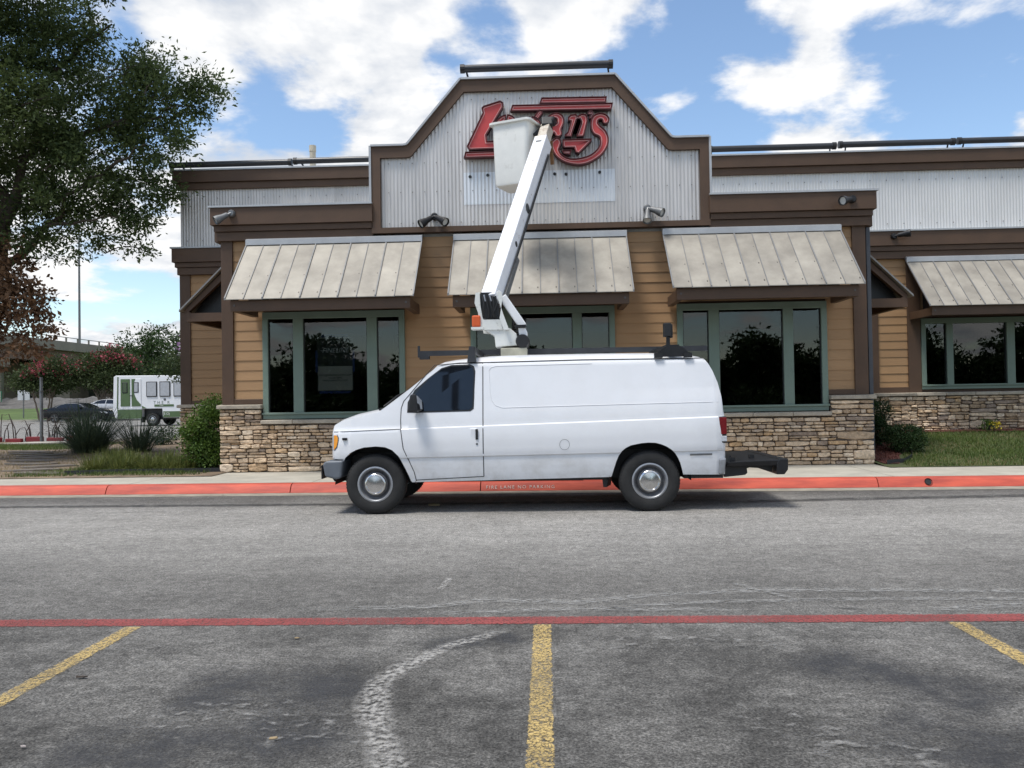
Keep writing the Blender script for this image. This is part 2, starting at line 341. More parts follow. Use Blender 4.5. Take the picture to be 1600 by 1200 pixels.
M_tyremark = worn_mat('tyre_mark', (.028, .028, .03), .34, .62, 9, st=(.5, 2, 1), amount=.8)
M_conc = mat('concrete', (.40, .375, .315), .9, var=.16, scale=2.2, bump=.15, bscale=90)
M_gutter = mat('gutter_concrete', (.27, .25, .20), .9, var=.3, scale=4, bump=.25, bscale=70)
M_kerb = mat('kerb_red_paint', (.33, .050, .034), .6, col2=(.60, .10, .055), scale=3.0, bump=.12, bscale=40, stretch=(.5, 3, 3))
M_stencil = mat('stencil_white', (.58, .50, .47), .7, var=.3, scale=30)
M_dark_gap = mat('dark_joint', (.02, .018, .016), .9)
M_siding = mat('tan_siding', (.355, .212, .104), .7, var=.10, scale=1.5, rnd=.05, bump=.08, bscale=40, stretch=(.3, 1, 4))
M_brown = mat('brown_trim', (.080, .044, .024), .6, var=.14, scale=2.0, rnd=.05, bump=.05, bscale=30)
M_green = mat('sage_frame', (.150, .205, .165), .5, var=.08, scale=3)
M_galv = mat('galvanised_sheet', (.56, .54, .52), .45, metal=.35, var=.13, scale=1.4, stretch=(2.2, 1, .35), rnd=.05)
M_galv2 = mat('bare_galvanised_patch', (.66, .68, .70), .42, metal=.35, var=.06, scale=2, rnd=.03)
M_white_sheet = mat('weathered_white_sheet', (.64, .635, .62), .5, metal=.25, var=.08, scale=1.2, rnd=.04, stretch=(1, 1, .4))
M_flash = mat('metal_flashing', (.42, .43, .44), .5, metal=.4, var=.1, scale=3)
M_pan = mat('awning_metal', (.22, .20, .17), .6, metal=.1, col2=(.39, .36, .305), scale=1.7, rnd=.07, stretch=(1, 1, 1), detail=8)
M_seam = mat('awning_seam', (.20, .20, .20), .6, metal=.2)
M_screw = mat('screw_heads', (.12, .11, .10), .5, metal=.6)
def stone_mat():
    m = bpy.data.materials.new('ledgestone'); N, L, P = nodes_of(m); P.inputs['Roughness'].default_value = .9
    oi = N.new('ShaderNodeObjectInfo'); g = N.new('ShaderNodeNewGeometry')
    add = N.new('ShaderNodeMath'); add.operation = 'ADD'; L.new(oi.outputs['Random'], add.inputs[0]); L.new(g.outputs['Random Per Island'], add.inputs[1])
    fr = N.new('ShaderNodeMath'); fr.operation = 'FRACT'; L.new(add.outputs[0], fr.inputs[0])
    cr = N.new('ShaderNodeValToRGB'); L.new(fr.outputs[0], cr.inputs[0]); e = cr.color_ramp.elements
    cols = [(0, (.58, .43, .285)), (.16, (.72, .565, .40)), (.34, (.41, .29, .185)), (.5, (.64, .48, .325)), (.63, (.29, .22, .17)), (.74, (.76, .62, .46)), (.86, (.52, .345, .19)), (1, (.35, .255, .17))]
    e[0].position = 0; e[0].color = (*cols[0][1], 1); e[1].position = 1; e[1].color = (*cols[-1][1], 1)
    for p, c in cols[1:-1]: q = e.new(p); q.color = (*c, 1)
    t = N.new('ShaderNodeTexCoord'); geo = N.new('ShaderNodeNewGeometry')
    n = N.new('ShaderNodeTexNoise'); L.new(geo.outputs['Position'], n.inputs['Vector']); n.inputs['Scale'].default_value = 16; n.inputs['Detail'].default_value = 7; n.inputs['Roughness'].default_value = .68
    q = N.new('ShaderNodeMapRange'); L.new(n.outputs[0], q.inputs[0]); q.inputs[1].default_value = .3; q.inputs[2].default_value = .7; q.inputs[3].default_value = .6; q.inputs[4].default_value = 1.3
    mu = N.new('ShaderNodeMixRGB'); mu.blend_type = 'MULTIPLY'; mu.inputs[0].default_value = 1; L.new(cr.outputs[0], mu.inputs[1]); L.new(q.outputs[0], mu.inputs[2])
    L.new(mu.outputs[0], P.inputs['Base Color'])
    b = N.new('ShaderNodeBump'); b.inputs['Strength'].default_value = .6; b.inputs['Distance'].default_value = .02
    n2 = N.new('ShaderNodeTexNoise'); L.new(geo.outputs['Position'], n2.inputs['Vector']); n2.inputs['Scale'].default_value = 28; n2.inputs['Detail'].default_value = 6
    L.new(n2.outputs[0], b.inputs['Height']); L.new(b.outputs[0], P.inputs['Normal'])
    return m
M_stone = stone_mat()
M_cap = mat('cap_stone', (.37, .325, .26), .9, var=.2, scale=7, bump=.4, bscale=30, rnd=.12)
M_mortar = mat('mortar', (.12, .095, .075), .95, var=.2, scale=20, bump=.3)
M_glass = glass_mat('window_glass', (.62, .64, .63))
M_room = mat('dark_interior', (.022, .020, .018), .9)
M_roof = mat('roof_membrane', (.35, .35, .34), .9)
M_black = mat('black_plastic', (.012, .012, .013), .45, var=.2)
M_blackm = mat('black_metal', (.02, .02, .022), .4, metal=.4, var=.2)
M_greym = mat('grey_steel', (.16, .165, .17), .5, metal=.6, var=.2)
M_alu = mat('cast_aluminium', (.17, .175, .18), .5, metal=.7, var=.15)
M_lens = mat('lamp_lens', (.55, .55, .52), .2, var=.1)

# ------------------------------------------------------------------ ground
def strip(name, pts, width, z, m, uvlen=True, parent=None):
    """ribbon on the ground along pts (x, y); returns a mesh with uv (along, across)"""
    P = [Vector((p[0], p[1], 0)) for p in pts]
    Q = []
    for a, b in zip(P, P[1:]):
        k = max(1, int((b - a).length / .25)); Q += [a.lerp(b, i / k) for i in range(k)]
    Q.append(P[-1])
    vs, fs, uv = [], [], []
    for i, p in enumerate(Q):
        d = (Q[min(i + 1, len(Q) - 1)] - Q[max(i - 1, 0)]).normalized(); nrm = Vector((-d.y, d.x, 0))
        w = width(i / (len(Q) - 1)) if callable(width) else width
        vs += [tuple(p - nrm * w / 2 + Vector((0, 0, z))), tuple(p + nrm * w / 2 + Vector((0, 0, z)))]
        uv += [(i / (len(Q) - 1), 0.0), (i / (len(Q) - 1), 1.0)]
    fs = [(2 * i, 2 * i + 2, 2 * i + 3, 2 * i + 1) for i in range(len(Q) - 1)]
    me = bpy.data.meshes.new(name); me.from_pydata(vs, [], fs); u = me.uv_layers.new(name='UVMap')
    for l in me.loops: u.data[l.index].uv = uv[l.vertex_index]
    me.materials.append(m); me.update()
    o = bpy.data.objects.new(name, me); C.objects.link(o)
    if parent: o.parent = parent
    return o
g = MB().add([(-900, -900, 0), (900, -900, 0), (900, 900, 0), (-900, 900, 0)], [(0, 1, 2, 3)]).build('ground', M_asphalt); tag(g, kind='structure')
def kerb_y(x): return 12.98 - 0.024 * x
o = strip('fire_lane_line', [(-22, 5.46), (22, 5.44)], .185, .004, M_red_line); tag(o, kind='structure')
for x in (-8.1, -5.4, -2.72, -.045, 2.56, 5.2, 7.9):
    o = strip('stall_line', [(x, 5.345), (x - .005, .4)], .118, .004, M_yellow); tag(o, kind='structure')
for pts, w, z in (([(-.80, 6.75), (-.83, 6.3)], .07, .007), ([(-.2, 5.28), (-.62, 4.85), (-.80, 4.5), (-.88, 4.25), (-.85, 3.95), (-.75, 3.6), (-.62, 3.2), (-.5, 2.8)], lambda t: .10 + .10 * min(1, t * 2) + .03 * math.sin(t * 23), .008)):
    tag(strip('pale_scuff_mark', pts, w, z, M_scuff), kind='structure')
for pts, w in (([(-1.9, 5.75), (-.87, 5.80), (-.45, 6.0), (.19, 5.9), (.8, 6.12), (1.63, 6.24), (2.6, 6.2), (4.2, 6.1)], .16), ([(.1, 5.72), (1.2, 5.9), (2.3, 5.95), (3.27, 5.93), (4.6, 5.9)], .11), ([(1.4, 6.5), (1.75, 5.95)], .08),
               ([(2.4, 5.6), (3.2, 5.78), (4.6, 5.75)], .16), ([(-.9, 5.62), (.1, 5.72), (1.4, 5.68)], .12), ([(-6.5, 10.6), (-3.2, 10.75)], .05)):
    tag(strip('faint_scuff_mark', pts, w, .007 + .0005 * random.random(), M_scuff2), kind='structure')
for pts, w in (([(-9.5, 11.75), (-5.5, 11.65), (-1, 11.5), (2.8, 11.55)], .32), ([(.41, 5.77), (.63, 5.67)], .04), ([(2, 11.3), (4, 11.5), (7.5, 11.75)], .4), ([(1.9, 5.72), (2.15, 5.66)], .03), ([(-5.9, 10.95), (-4.9, 11.0)], .03)):
    tag(strip('tyre_mark', pts, w, .006, M_tyremark), kind='structure')
for pts, w in (([(-1.95, 4.16), (-1.44, 4.2), (-0.87, 4.34)], 0.85), ([(-2.18, 3.47), (-1.5, 3.44), (-0.87, 3.74)], 0.7), ([(1.34, 4.75), (1.76, 4.32), (2.12, 3.88)], 0.75), ([(1.38, 3.74), (1.64, 3.53), (2.1, 3.35)], 0.7), ([(-0.83, 4.9), (-0.38, 5.02), (-0.15, 5.08)], 0.35)):
    tag(strip('asphalt_stain', pts, w, .0025 + .001 * random.random(), M_stain), kind='structure')
for pts, w in (([(-1.86, 3.60), (-1.58, 3.90), (-1.13, 3.82)], 0.5), ([(-1.35, 3.60), (-0.97, 3.67), (-0.73, 3.60)], 0.4), ([(0.78, 3.81), (1.07, 3.74), (1.30, 3.60)], 0.45), ([(0.15, 4.88), (0.73, 5.00), (1.44, 4.86)], 0.35), ([(0.99, 3.47), (1.38, 3.41), (1.61, 3.35)], 0.35)):
    tag(strip('grit_patch', pts, w, .0085 + .001 * random.random(), M_grit), kind='structure')
# gutter, kerb stones, sidewalk
o = MB().add([(-60, kerb_y(-60) - .36, .0045), (60, kerb_y(60) - .36, .0045), (60, kerb_y(60) + .03, .0045), (-60, kerb_y(-60) + .03, .0045)], [(0, 1, 2, 3)]).build('gutter', M_gutter); tag(o, kind='structure')
kprof = [(0, -.02), (0, .012), (.035, .075), (.06, .115), (.095, .14), (.15, .15), (.20, .151), (.20, -.02)]
kerb = MB().add([(-60, kerb_y(-60) + .03, -.01), (60, kerb_y(60) + .03, -.01), (60, kerb_y(60) + .17, .13), (-60, kerb_y(-60) + .17, .13)], [(0, 1, 2, 3)]).build('kerb', M_dark_gap); tag(kerb, kind='structure')
mb = MB(); n = len(kprof); LK = 3.035
mb.v = [(x, y, z) for x in (0, LK) for y, z in kprof]
mb.f = [(i, i + 1, i + 1 + n, i + n)[::-1] for i in range(n - 1)] + [tuple(range(n)), tuple(range(2 * n - 1, n - 1, -1))]; mb.mi = [0] * len(mb.f)
k0 = mb.build('kerb_stone', M_kerb, kerb, recalc=True); kme = k0.data
ANG = math.atan(-.024); stones_k = []
for i in range(-9, 10):
    x = -4.09 + 3.05 * i
    o = k0 if i == -9 else inst('kerb_stone', kme, kerb, (0, 0, 0))
    o.location = (x, kerb_y(x), .001 * random.uniform(-2, 2)); o.rotation_euler = (0, 0, ANG); stones_k.append((x, o))
cutx = [o for x, o in stones_k if x < -.45 < x + LK][0]
o = text('kerb_lettering', 'FIRE LANE NO PARKING', .076, M_stencil, cutx, Matrix.Identity(4), ext=.001, space=1.35)
o.location = (-.42 - cutx.location.x, .0335 - .012, .062); o.rotation_euler = (R(62), 0, 0)
xs = [o for x, o in stones_k if x < 5.8 < x + LK][0]
o = MB().lathe([(.001, 0), (.045, .0), (.05, -.006), (.056, -.008), (.056, .01)], (0, 0, 0), (0, -1, .55), 16).build('drain_hole', M_black, xs); o.location = (5.8 - xs.location.x, .034, .082)
# sidewalk slabs
sw = MB().add([(-60, kerb_y(-60) + .2, .135), (60, kerb_y(60) + .2, .135), (60, 15.3, .135), (-60, 15.3, .135)], [(0, 1, 2, 3)]).build('sidewalk', M_dark_gap); tag(sw, kind='structure')
for i in range(-9, 10):
    x0 = -4.09 + 3.05 * i + .3; x1 = x0 + 3.038
    cuts = [x0] + [c for c in (-6.12, 5.98) if x0 < c < x1] + [x1]
    for a_, b_ in zip(cuts, cuts[1:]):
        yb = 15.36 if -6.2 < (a_ + b_) / 2 < 6.05 else 14.56
        MB().hexa([(a_, kerb_y(a_) + .204, .1), (b_, kerb_y(b_) + .204, .1), (b_, yb, .1), (a_, yb, .1)], [(a_, kerb_y(a_) + .204, .152), (b_, kerb_y(b_) + .204, .152), (b_, yb, .155), (a_, yb, .155)]).build('sidewalk_slab', M_conc, sw)

# ------------------------------------------------------------------ terrain either side of the building
M_soil = mat('bare_soil_straw', (.11, .08, .055), .95, col2=(.27, .20, .13), scale=3.5, bump=.6, bscale=40, detail=9)
M_turf = mat('turf_soil', (.050, .065, .022), .95, col2=(.085, .10, .035), scale=3, bump=.5, bscale=50)
M_mulch = mat('red_mulch', (.10, .032, .022), .95, var=.4, scale=18, bump=.9, bscale=60)
def terrain(name, x0, x1, y0, y1, hf, m, nx=24, ny=18):
    rows = [[(x0 + (x1 - x0) * i / nx, y0 + (y1 - y0) * j / ny, hf(x0 + (x1 - x0) * i / nx, y0 + (y1 - y0) * j / ny)) for i in range(nx + 1)] for j in range(ny + 1)]
    o = MB().grid(rows).build(name, m, smooth=True); return tag(o, kind='structure')
def hl(x, y): return .165 + .075 * min(1, max(0, (y - 14.6) / 6)) + .02 * math.sin(x * 1.7 + y) * min(1, max(0, y - 14.8))
def hr(x, y): return .165 + .40 * min(1, max(0, (y - 14.7) / 4.3)) ** 1.15
terrain('garden_soil', -30, -5.95, 14.5, 27.5, hl, M_soil, 50, 30)
terrain('lawn_soil', 5.9, 22, 14.5, 19.4, hr, M_turf, 40, 24)
o = MB().box(-200, -8.7, 27.5, 64, -.2, .245).build('back_car_park', M_asphalt); tag(o, kind='structure')
o = MB().box(-200, 40, 64, 64.25, -.2, .38).build('far_kerb', M_conc); tag(o, kind='structure')
M_fargrass = mat('far_grass', (.075, .115, .03), .95, var=.3, scale=.4)
rows = [[(x, y, z) for x in (-400, 100)] for y, z in ((64.25, .36), (78, 1.2), (88, 1.3), (160, 1.5), (600, 1.5))]
o = MB().grid(rows).build('verge', M_fargrass); tag(o, kind='structure')

# ------------------------------------------------------------------ restaurant building
B = thing('restaurant_building', 'single storey restaurant with tan lap siding, brown trim, stepped metal gable and stone base', 'building', (0, 17, .15))
FY, WY = 15.30, 19.20          # front plane of the bay, front plane of the wings
BX0, BX1 = -6.06, 5.90
WINS = [(-5.28, -2.60, (-4.70, -4.51), (-3.31, -3.12)), (-1.37, 1.30, (-.79, -.60), (.52, .69)), (2.44, 5.15, (3.01, 3.20), (4.36, 4.54))]
WZ0, WZ1 = 1.14, 3.10
w = MB()
# bay shell (behind the cladding)
prev = BX0 + .05
for x0, x1, *_ in WINS:
    w.box(prev, x0 + .02, FY + .07, FY + .25, .1, 4.5); w.box(x0 + .02, x1 - .02, FY + .07, FY + .25, .1, WZ0 + .02); w.box(x0 + .02, x1 - .02, FY + .07, FY + .25, WZ1 - .02, 4.5); prev = x1 - .02
w.box(prev, BX1 - .05, FY + .07, FY + .25, .1, 4.5)
w.box(BX0 + .05, BX0 + .25, FY + .25, WY + .1, .1, 4.5); w.box(BX1 - .25, BX1 - .05, FY + .25, WY + .1, .1, 4.5)
w.box(-8.56, -8.4, WY + .06, 40, .1, 6.5); w.box(20, 20.2, WY, 40, .1, 6.5); w.box(-8.4, 20, 39.8, 40, .1, 6.5)
w.box(-8.56, BX0 + .2, WY + .07, WY + .25, .1, 5.2)
RW = (8.57, 13.4, 1.50, 3.08)
w.box(BX1 - .2, RW[0] + .02, WY + .07, WY + .25, .1, 5.2); w.box(RW[0] + .02, RW[1], WY + .07, WY + .25, .1, RW[2] + .02); w.box(RW[0] + .02, RW[1], WY + .07, WY + .25, RW[3] - .02, 5.2); w.box(RW[1], 20, WY + .07, WY + .25, .1, 5.2)
w.box(-8.56, 20, WY + .07, WY + .25, 5.2, 6.6)
wall = w.build('wall', M_brown, B)
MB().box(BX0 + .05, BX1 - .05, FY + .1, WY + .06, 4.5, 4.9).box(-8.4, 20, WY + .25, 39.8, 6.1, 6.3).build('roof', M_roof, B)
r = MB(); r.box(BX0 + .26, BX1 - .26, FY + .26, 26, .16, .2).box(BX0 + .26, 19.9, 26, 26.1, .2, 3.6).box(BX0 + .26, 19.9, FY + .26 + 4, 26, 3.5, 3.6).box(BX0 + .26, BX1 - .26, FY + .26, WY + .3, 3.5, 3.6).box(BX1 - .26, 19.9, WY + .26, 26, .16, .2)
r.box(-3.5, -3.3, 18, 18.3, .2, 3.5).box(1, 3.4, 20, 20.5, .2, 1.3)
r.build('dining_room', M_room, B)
# lap siding, every board its own object
def wedge():
    return MB().add([(0, -.021, 0), (1, -.021, 0), (1, 0, 0), (0, 0, 0), (0, -.009, .192), (1, -.009, .192), (1, 0, .192), (0, 0, .192)],
                    [(0, 3, 2, 1), (4, 5, 6, 7), (0, 1, 5, 4), (1, 2, 6, 5), (2, 3, 7, 6), (3, 0, 4, 7)])
tmp = wedge(); me_b = bpy.data.meshes.new('siding_board'); me_b.from_pydata(tmp.v, [], tmp.f); me_b.materials.append(M_siding)
PITCH = .187
def boards(segs, y, z0, z1):
    z = z0
    while z < z1 - .03:
        h = min(PITCH, z1 - z)
        for a, b in segs(z):
            inst('siding_board', me_b, wall, (a, y + random.uniform(-.002, .002), z), (b - a, 1, h / PITCH))
        z += PITCH
bay_low = [(BX0 + .21, -5.28), (-2.60, -1.37), (1.30, 2.44), (5.15, BX1 - .25)]
def bay_seg(z):
    if z < WZ1 - .1: return bay_low
    return [(BX0 + .21, -3.9 + random.uniform(-.8, .8), ), ] and [(BX0 + .21, BX1 - .25)]
boards(bay_seg, FY + .068, 1.50, 4.52)
boards(lambda z: [(-8.36, BX0 + .1)], WY + .068, 1.50, 4.52)
boards(lambda z: ([(BX1, 7.32), (7.62, 8.28)] if z < 3.0 else [(BX1, 7.32), (7.62, 14)]), WY + .068, 1.50, 4.52)
# brown corner boards and trim
def trim(name, *bxs, m=None, bev=.004):
    for b in bxs: MB().box(*b).build(name, m or M_brown, B, bevel=bev, seg=1)
trim('corner_board', (BX0, BX0 + .22, FY + .012, FY + .07, 1.42, 4.5), (BX1 - .26, BX1 - .02, FY + .012, FY + .07, 1.42, 4.5), (-8.6, -8.35, WY + .012, WY + .07, 1.42, 4.5), (7.32, 7.62, WY + .012, WY + .07, 1.42, 4.5), (8.28, 8.57, WY + .012, WY + .07, 1.42, 4.5))
trim('skirt_board', (BX0 + .22, -5.285, FY + .02, FY + .07, 1.425, 1.52), (-2.595, -1.375, FY + .02, FY + .07, 1.425, 1.52), (1.305, 2.435, FY + .02, FY + .07, 1.425, 1.52), (5.155, BX1 - .26, FY + .02, FY + .07, 1.425, 1.52),
     (-8.35, BX0 + .1, WY + .02, WY + .07, 1.425, 1.52), (BX1, 7.32, WY + .02, WY + .07, 1.425, 1.56), (7.62, 8.28, WY + .02, WY + .07, 1.425, 1.56))
# fascia bands: (proud, z0, z1)
BANDS = ((.05, 4.49, 4.66), (.09, 4.66, 4.775), (.14, 4.775, 5.10))
def fascia(x0, x1, y, left=False, right=False, bands=BANDS):
    for pr, z0, z1 in bands:
        a = x0 - (pr if left else 0); b = x1 + (pr if right else 0)
        trim('fascia_board', (a, b, y - pr, y + .07, z0 + .002, z1 - .004))
    pr = bands[-1][0]; zt = bands[-1][2]
    MB().box(x0 - (pr + .03 if left else 0), x1 + (pr + .03 if right else 0), y - pr - .03, y + .3, zt, zt + .035).build('flashing', M_flash, B)
GX = -.05
fascia(BX0, GX - 3.1, FY, left=True); fascia(GX + 3.1, BX1, FY, right=True)
fascia(-8.58, BX0 + .1, WY, left=True); fascia(BX1 - .1, 14, WY)
PB = ((.06, 6.50, 6.66), (.12, 6.66, 6.93))
fascia(-8.58, GX - 2.9, WY, left=True, bands=PB); fascia(GX + 2.9, 14, WY, bands=PB)
# returns of the bay fascia along its side walls
for x0, x1, sgn in ((BX0 - .14, BX0 - .002, -1), (BX1 + .002, BX1 + .14, 1)):
    MB().box(x0, x1, FY + .08, WY - .2, 4.5, 5.095).build('fascia_return', M_brown, B)
# side walls of the bay: boards
for x in (BX0 - .0, BX1 - .05):
    MB().box(x, x + .05, FY + .075, WY + .05, 1.42, 4.49).build('side_wall', M_siding, B)
# corrugated sheets
def corrugated(name, x0, x1, zb, zt, y, m, pitch=.068, amp=.0065, sheet=.92):
    x = x0
    while x < x1 - .02:
        xe = min(x + sheet, x1); k = max(2, int(round((xe - x) / pitch * 8)))
        lo, hi = [], []
        for i in range(k + 1):
            q = x + (xe - x) * i / k; yy = y - amp * math.sin(2 * math.pi * q / pitch)
            lo.append((q, yy, zb(q) if callable(zb) else zb)); hi.append((q, yy, zt(q) if callable(zt) else zt))
        MB().grid([lo, hi]).build(name, m, B, smooth=True).data.materials[0]
        x = xe + .001
GO = [(-3.12, 6.17), (-2.50, 6.17), (-2.44, 6.185), (-1.43, 7.37), (1.43, 7.37), (2.44, 6.185), (2.50, 6.17), (3.12, 6.17)]
GI = [(-2.95, 5.96), (-2.44, 5.96), (-2.37, 5.98), (-1.37, 7.15), (1.37, 7.15), (2.37, 5.98), (2.44, 5.96), (2.95, 5.96)]
GO = [(x + GX, z) for x, z in GO]; GI = [(x + GX, z) for x, z in GI]
corrugated('corrugated_sheet', GX - 2.955, GX + 2.955, 4.65, lambda x: interp(x, GI) + .01, FY - .02, M_galv)
corrugated('patch_sheet', GX - 1.40, GX + 1.40, 5.06, 5.66, FY - .026, M_galv2, sheet=.95)
corrugated('corrugated_sheet', -8.56, GX - 2.9, 5.14, 6.51, WY + .02, M_galv)
corrugated('corrugated_sheet', GX + 2.9, 14, 5.14, 6.51, WY + .02, M_white_sheet, amp=.007)
gb = MB().prismY([(GO[0][0], 4.56)] + GO + [(GO[-1][0], 4.56)], FY + .03, FY + .30).build('gable_wall', M_brown, B)
mb = MB(); OB = [(GO[0][0], 4.56)] + GO + [(GO[-1][0], 4.56)]; IB = [(GI[0][0], 4.66)] + GI + [(GI[-1][0], 4.66)]
for i in range(len(OB)):
    j = (i + 1) % len(OB)
    p = [OB[i], OB[j], IB[j], IB[i]]
    MB().prismY(p, FY - .09, FY + .028).build('gable_trim_board', M_brown, B)
for (a, b) in zip(GO, GO[1:]):
    MB().beam((a[0], FY + .1, a[1] + .02), (b[0], FY + .1, b[1] + .02), .46, .035).build('gable_flashing', M_flash, B)
for sx in (-1, 1):
    x = GX + sx * 3.135; MB().box(x - .02, x + .02, FY - .11, FY + .3, 5.14, 6.19).build('gable_flashing', M_flash, B)
# bolt holes in the patch
for x, z in ((-1.33, 5.58), (-1.0, 5.60), (.24, 5.59), (.45, 5.58), (1.07, 5.60)):
    MB().lathe([(.001, 0), (.028, 0), (.03, .02)], (x, FY - .041, z), (0, 1, 0), 12).build('bolt_hole', M_black, B)
# rows of sheet screws
s = MB()
for zr in (4.74, 5.32, 5.86, 6.42, 7.02):
    for i in range(26):
        x = GX - 2.8 + i * .224
        if interp(x, GI) > zr + .06: s.box(x - .007, x + .007, FY - .042, FY - .03, zr - .007, zr + .007)
for zr in (5.3, 6.3):
    for i in range(60):
        x = -8.4 + i * .37
        if not -3 < x < 3: s.box(x - .008, x + .008, WY - .002, WY + .01, zr - .008, zr + .008)
tag(s.build('sheet_screws', M_screw, B), kind='stuff')

# awnings ---------------------------------------------------------------
def awning(x0, x1, y, frame, npan, zt=4.45, zo=3.27, p=1.15):
    """frame: matrix taking local (u along wall, -v outward, z) to world"""
    T = lambda u, v, z: tuple(frame @ Vector((u, v, z)))
    f = MB(); a, b = x0 + .07, x1 - .07
    def bx(u0, u1, v0, v1, z0, z1):
        f.hexa([T(u0, v0, z0), T(u1, v0, z0), T(u1, v1, z0), T(u0, v1, z0)], [T(u0, v0, z1), T(u1, v0, z1), T(u1, v1, z1), T(u0, v1, z1)])
    bx(a, b, -p + .05, -p + .16, zo - .22, zo - .03)                       # front beam
    for u in (a, b - .11): bx(u + .002, u + .108, -p + .16, 0, zo - .218, zo - .05)   # side beams
    for u in (a + .004, b - .114):                                          # rafters
        f.hexa([T(u, -p + .1, zo - .05), T(u + .11, -p + .1, zo - .05), T(u + .11, -.0, zt - .20), T(u, -.0, zt - .20)],
               [T(u, -p + .03, zo + .0), T(u + .11, -p + .03, zo + .0), T(u + .11, 0, zt - .03), T(u, 0, zt - .03)])
    aw = f.build('awning', M_brown, B)
    MB().hexa([T(a + .115, -p + .165, zo - .09), T(b - .115, -p + .165, zo - .09), T(b - .115, -.002, zo - .09), T(a + .115, -.002, zo - .09)], [T(a + .115, -p + .165, zo - .07), T(b - .115, -p + .165, zo - .07), T(b - .115, -.002, zo - .07), T(a + .115, -.002, zo - .07)]).build('shade_soffit', M_brown, aw)  # closing board added to keep light out of the awning
    for u in (a + .30, b - .31): MB().hexa([T(u, -p + .12, zo - .04), T(u + .01, -p + .12, zo - .04), T(u + .01, -.004, zo - .04), T(u, -.004, zo - .04)], [T(u, -p + .1, zo - .03), T(u + .01, -p + .1, zo - .03), T(u + .01, -.004, zt - .05), T(u, -.004, zt - .05)]).build('shade_panel', M_black, aw)  # black sheets standing in for the deep shade inside the awning ends
    dz = (zo - zt); n = Vector((0, dz, p)).normalized()   # slope direction helper
    w_ = (x1 - x0) / npan
    nv = Vector((0, dz, -p)).normalized(); up = Vector((0, dz / math.hypot(dz, p), p / math.hypot(dz, p)))
    mid = (x0 + x1) / 2
    for i in range(npan):
        u0 = x0 + i * w_ + .006; u1 = x0 + (i + 1) * w_ - .006; th = .012; off = random.uniform(0, .006)
        pts = []
        for lift in (0, th):
            pts.append([T(u0, -p - .03, zo - .03 + off + lift), T(u1, -p - .03, zo - .03 + off + lift), T(u1, -.02, zt + off + lift), T(u0, -.02, zt + off + lift)])
        MB().hexa(*pts).build('roof_panel', M_pan, aw)
    for i in range(npan + 1):
        u = x0 + i * w_; h = .04 if i % 2 == 0 else .03; q = .011 if i % 2 == 0 else .006
        q2 = [[T(u - q, -p - .035, zo - .03 + l), T(u + q, -p - .035, zo - .03 + l), T(u + q, -.02, zt + l), T(u - q, -.02, zt + l)] for l in (-.002, h)]
        MB().hexa(*q2).build('seam', M_seam, aw)
    s = MB()
    for i in range(npan):
        for t in (.06, .36, .66):
            u = x0 + i * w_ + w_ * .86; v = -p + t * p; z = zo + t * (zt - zo) + .012
            s.hexa([T(u - .009, v - .009, z - .012), T(u + .009, v - .009, z - .012), T(u + .009, v + .009, z + .008), T(u - .009, v + .009, z + .008)],
                   [T(u - .009, v - .009, z + .004), T(u + .009, v - .009, z + .004), T(u + .009, v + .009, z + .024), T(u - .009, v + .009, z + .024)])
    s.build('screws', M_screw, aw)
    MB().hexa([T(x0 - .01, -.12, zt - .06), T(x1 + .01, -.12, zt - .06), T(x1 + .01, .0, zt + .02), T(x0 - .01, 0, zt + .02)],
              [T(x0 - .01, -.12, zt + .04), T(x1 + .01, -.12, zt + .04), T(x1 + .01, .0, zt + .09), T(x0 - .01, 0, zt + .09)]).build('flashing', M_flash, aw)
    bolts = MB()
    for u in (a + .07, b - .07):
        c = Vector(T(u, -p + .05, zo - .12)); ax = (frame.to_3x3() @ Vector((0, -1, 0)))
        bolts.lathe([(.001, .006), (.018, .006), (.022, -.01)], c, ax, 10)
    bolts.build('bolts', M_screw, aw)
    return aw
FR = lambda x, y, a: Matrix.Translation((x, y, 0)) @ Matrix.Rotation(R(a), 4, 'Z')
awning(-5.53, -2.24, 0, FR(0, FY - .0, 0), 10)
awning(-1.64, 1.53, 0, FR(0, FY - .0, 0), 10, zo=3.265)
awning(2.20, 5.40, 0, FR(0, FY - .0, 0), 10, zo=3.31, zt=4.46)
awning(8.25, 14.0, 0, FR(0, WY - .0, 0), 20, zo=3.31, zt=4.46)
awning(-18.75, -16.15, 0, FR(BX0 - .0, 0, -90), 8, zo=3.31, zt=4.42)
awning(16.15, 18.75, 0, FR(BX1 + .0, 0, 90), 8, zo=3.31, zt=4.42)

